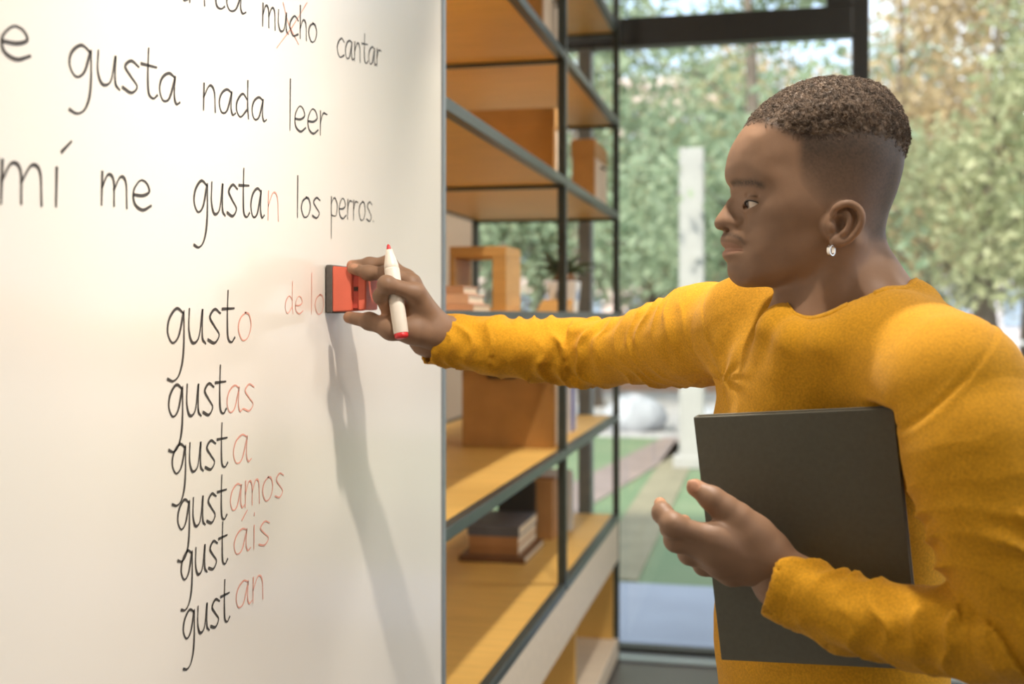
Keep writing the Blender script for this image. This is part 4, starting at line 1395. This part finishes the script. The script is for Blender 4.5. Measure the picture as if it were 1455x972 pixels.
# long soft folds over the chest pulling to the raised arm
q = V - TC
far_arm = np.minimum(arm_param(V, RARM)[0], arm_param(V, LARM)[0])
tor = sstep(.005, .03, far_arm)
src = P(1010, 530, 1.42)
dv = V - src
an = np.arctan2(dv[:, 2], dv[:, 0])
rad = np.linalg.norm(dv, axis=1)
D += tor * .0022 * np.sin(an * 8 + noise(V * 16) * 3.0) * np.exp(-((rad - .06) / .06) ** 2)
D += tor * .0022 * noise(V * np.array([14, 14, 7]), 4)
D += .0005 * noise(V * 60, 6)
# armhole seam of the near sleeve
sa = P(1400, 487, 1.08); sb = P(1300, 592, 1.075); sc_ = P(1322, 500, 1.22)
pn = np.cross(sb - sa, sc_ - sa); pn /= np.linalg.norm(pn)
ds_ = (V - sa) @ pn
cl2 = np.linalg.norm(V - P(1345, 540, 1.11), axis=1)
D -= .0014 * np.exp(-(ds_ / .0022) ** 2) * sstep(.13, .10, cl2)
D += .0006 * np.exp(-((ds_ - .005) / .003) ** 2) * sstep(.13, .10, cl2)
# far armhole seam
ra_, ta_, _, _ = arm_param(V, RARM)
sa2 = P(1030, 440, 1.42); d2 = RARM[1][0] - RARM[0][0]; d2 /= np.linalg.norm(d2)
d2 = d2 * .9 + np.array([-.1, 0, -.45]); d2 /= np.linalg.norm(d2)
dd = (V - sa2) @ d2
D -= .0012 * np.exp(-(dd / .0022) ** 2) * sstep(.16, .11, np.linalg.norm(V - P(1050, 470, 1.42), axis=1)) * sstep(-.1, 0, V[:, 0] - .15)
V = V + N * D[:, None]
shirt = pmesh('shirt', V, Q, M_shirt)
shirt['label'] = 'mustard yellow long-sleeved crew-neck shirt'
# collar band
rp_ = list(ring)
vs, fs = [], []
n = len(rp_)
for k, p in enumerate(rp_):
    out = p - np.array([NC[0], NC[1], p[2]]); out /= np.linalg.norm(out)
    dn = out * .0135 + np.array([0, 0, -.0015])
    # slope of the shirt just outside
    pts = [p + np.array([0, 0, .0015]) - out * .0025, p + np.array([0, 0, .0042]) - out * .0005, p + np.array([0, 0, .0040]) + out * .003]
    for rr in (.008, .0125):
        x, y = p[0] + out[0] * rr, p[1] + out[1] * rr
        hs = np.arange(p[2] + .02, p[2] - .05, -.0008)
        pp = np.stack([np.full_like(hs, x), np.full_like(hs, y), hs], 1)
        s_ = sf.sample(pp); j = np.argmax(s_ < 0) if (s_ < 0).any() and s_[0] > 0 else 28
        pts.append(np.array([x, y, hs[j] + (.0030 if rr < .01 else -.001)]))
    pts.append(p + np.array([0, 0, -.006]) - out * .0025)
    vs += pts
m_ = 6
for k in range(n):
    for j in range(m_):
        fs.append([k * m_ + j, k * m_ + (j + 1) % m_, ((k + 1) % n) * m_ + (j + 1) % m_, ((k + 1) % n) * m_ + j])
o = mobj('collar_band', np.array(vs) - BASE, fs, M_shirt, None, True); o.parent = shirt

# ------------------------------------------------------------------ body under the clothes, trousers, shoes
HIPC = TC + np.array([.0, 0, .98])
def leg_pts(s):
    hip = HIPC + Lx * .095 * s + np.array([0, 0, -.06])
    foot = TC + Lx * .12 * s + Fx * (.05 if s < 0 else -.06)
    return hip, np.array([foot[0], foot[1], 0]) * np.array([1, 1, 0]) + np.array([0, 0, .50]) + Fx * .02, foot + np.array([0, 0, .075])
lo, hi = bounds([p for p, _ in RARM + LARM] + [TC + np.array([-.25, -.25, 0]), TC + np.array([.25, .25, 1.5])], .07)
bf = Field(lo, hi, .009)
body_sdf(bf, -.010)
for s in (1, -1):
    hip, kn, an_ = leg_pts(s)
    bf.chain([(hip, .082), (kn, .05), (an_, .034)], .02)
    bf.cone(an_ + np.array([0, 0, -.04]), an_ + Fx * .16 + np.array([0, 0, -.05]), .028, .02, .02)
bf.put(pc_ - .19, pc_ + .19, lambda x, y, z: pressed(x, y, z, .016), .004, 's')
bf.econe(HIPC, TC + np.array([0, 0, 1.1]), Lx, .15, .10, .135, .09, .03)
sl_, g_ = bf.sub(np.array([NC[0] - .08, NC[1] - .085, 1.50]), np.array([NC[0] + .08, NC[1] + .085, 1.8]))
bf.F[sl_] = .05
V, Q = bf.mesh(1)
add_body(V, Q, np.concatenate([np.tile(SKIN, (len(V), 1)), np.ones((len(V), 1))], 1))
body = pmesh('body', np.concatenate(BV), np.concatenate(BQ), M_skin, np.concatenate(BC))
body['label'] = 'dark brown skin of head, neck and hands'
tf_ = Field(TC + np.array([-.3, -.3, .06]), TC + np.array([.3, .3, 1.12]), .007)
tf_.econe(HIPC + np.array([0, 0, -.02]), TC + np.array([0, 0, 1.07]), Lx, .168, .122, .150, .106, .03)
for s in (1, -1):
    hip, kn, an_ = leg_pts(s)
    tf_.chain([(hip, .096), (kn, .068), (an_ + np.array([0, 0, .02]), .056)], .03)
V, Q = tf_.mesh(2)
V = V + vnormals(V, Q) * (.002 * noise(V * 20, 2) + .003 * noise(V * np.array([9, 9, 4]), 3))[:, None]
pmesh('trousers', V, Q, M_trou)
for s in (1, -1):
    hip, kn, an_ = leg_pts(s)
    h_ = np.array([an_[0], an_[1], 0])
    f = Field(h_ - np.array([.26, .26, 0.0]) + np.array([0, 0, -.01]), h_ + np.array([.26, .26, .16]), .005)
    f.cone(h_ - Fx * .05 + np.array([0, 0, .045]), h_ + Fx * .14 + np.array([0, 0, .035]), .040, .036, .02)
    f.cone(h_ + np.array([0, 0, .05]), h_ + np.array([0, 0, .11]), .042, .045, .02)
    f.F = np.maximum(f.F, (.002 - f.ax[2])[None, None, :]).astype(np.float32)
    V, Q = f.mesh(1)
    sh = pmesh('shoe', V, Q, M_shoe)
    sv, sq = f.ax, None

# ------------------------------------------------------------------ notebook under the arm
M_nb = mat('charcoal_cloth_cover', (92, 90, 78), .6, .04, 200, bump=.2, bscale=900)
NBC = TLc + e1 * W_ / 2 + e2 * H_ / 2
nb = root('notebook', tuple(c2w(NBC)), 'large charcoal hardcover notebook clamped against the mustard shirt', 'notebook', rz=TH)
def nbox(n, a0, a1, b0, b1, c0, c1, m, bev=.001):
    bm = box_bm(a0, a1, b0, b1, c0, c1, bev)
    Vn = np.array([v.co[:] for v in bm.verts])
    bm.verts.index_update()
    fs = [[v.index for v in f.verts] for f in bm.faces]
    bm.free()
    Wv = TLc + Vn[:, :1] * e1 + Vn[:, 1:2] * e2 + Vn[:, 2:] * e3 - NBC
    o = mobj(n, Wv, fs, m, None); o.parent = nb
    bmm = bmesh.new(); bmm.from_mesh(o.data); bmesh.ops.recalc_face_normals(bmm, faces=bmm.faces); bmm.to_mesh(o.data); bmm.free()
    return o
nbox('front_cover', 0, W_, 0, H_, 0, .003, M_nb)
nbox('back_cover', 0, W_, 0, H_, .013, .016, M_nb)
nbox('spine', 0, .003, 0, H_, .003, .013, M_nb)
nbox('page_block', .004, W_ - .004, .004, H_ - .004, .0031, .0129, M_pages, .0005)

# ------------------------------------------------------------------ marker
M_mw = mat('white_marker_plastic', (236, 226, 212), .35, .02, 40)
M_mr = mat('red_marker_plastic', (206, 44, 48), .35, .04, 40)
MA = P(551.5, 347, 1.592); MB = P(571, 481, 1.570)
ax_ = (MB - MA); LM = np.linalg.norm(ax_); ax_ /= LM
mk = root('whiteboard_marker', tuple(c2w(MB)), 'white whiteboard marker with red tip held between the fingers', 'marker', rz=TH)
def lathe(n, prof, m):
    v, f = tube_data([MA + ax_ * t * LM for t, r in prof], [r for t, r in prof], 24)
    o = mobj(n, np.array(v) - MB, f, m, None, True); o.parent = mk
    return o
lathe('tip', [(0, .0008), (.02, .0026), (.05, .0032), (.065, .0034)], M_mr)
lathe('nose', [(.06, .0046), (.10, .0056), (.13, .0068), (.22, .0098), (.25, .0102), (.262, .0096)], M_mw)
lathe('barrel', [(.258, .0100), (.275, .0106), (.60, .0106), (.94, .0104), (.95, .0098)], M_mw)
lathe('end_plug', [(.945, .0100), (.985, .0094), (1.0, .0075)], M_mr)

# ------------------------------------------------------------------ eraser pressed on the board
M_or = mat('coral_red_foam', (240, 118, 92), .55, .03, 30)
M_or2 = mat('darker_red_grip', (208, 82, 66), .5, .04, 30)
M_felt = mat('grey_felt', (104, 98, 92), .95, .1, 120)
ey0, ey1 = yat(461, BX), yat(461, BX) + .064
eh0, eh1 = vh(443, BX + .02, ey0), vh(378, BX + .02, ey0)
er = root('board_eraser', (BX + .03, (ey0 + ey1) / 2, eh0), 'coral red whiteboard eraser with grey felt pressed on the board', 'eraser')
box('felt_pad', BX + .0015, BX + .012, ey0, ey1, eh0 - .002, eh1 + .002, M_felt, er, .002)
def trap(n, x0, x1, ya, yb, h0, h1, i, m):
    V = [(x0, ya, h0), (x0, yb, h0), (x0, yb, h1), (x0, ya, h1), (x1, ya + i, h0 + i * .4), (x1, yb - i, h0 + i * .4), (x1, yb - i, h1 - i * .6), (x1, ya + i, h1 - i * .6)]
    bm = bmesh.new(); vs = [bm.verts.new(c) for c in V]
    for f in ((0, 1, 2, 3), (4, 5, 6, 7), (0, 1, 5, 4), (1, 2, 6, 5), (2, 3, 7, 6), (3, 0, 4, 7)):
        bm.faces.new([vs[k] for k in f])
    bmesh.ops.bevel(bm, geom=bm.edges[:], offset=.0012, segments=2, affect='EDGES')
    bmobj(n, bm, m, er)
trap('body', BX + .012, BX + .040, ey0, ey1, eh0, eh1, .004, M_or)
trap('grip', BX + .039, BX + .050, ey0 + .007, ey1 - .007, eh0 + .004, eh1 - .006, .001, M_or2)
trap('back_plate', BX + .049, BX + .060, ey0 + .005, ey1 - .005, eh0 + .002, eh1 - .004, .002, M_or)
for k in range(3):
    box('embossed_mark', BX + .042 + k * .0022, BX + .0435 + k * .0022, ey0 + .0066, ey0 + .0076, (eh0 + eh1) / 2 - .003, (eh0 + eh1) / 2 + .003, M_dark, er)
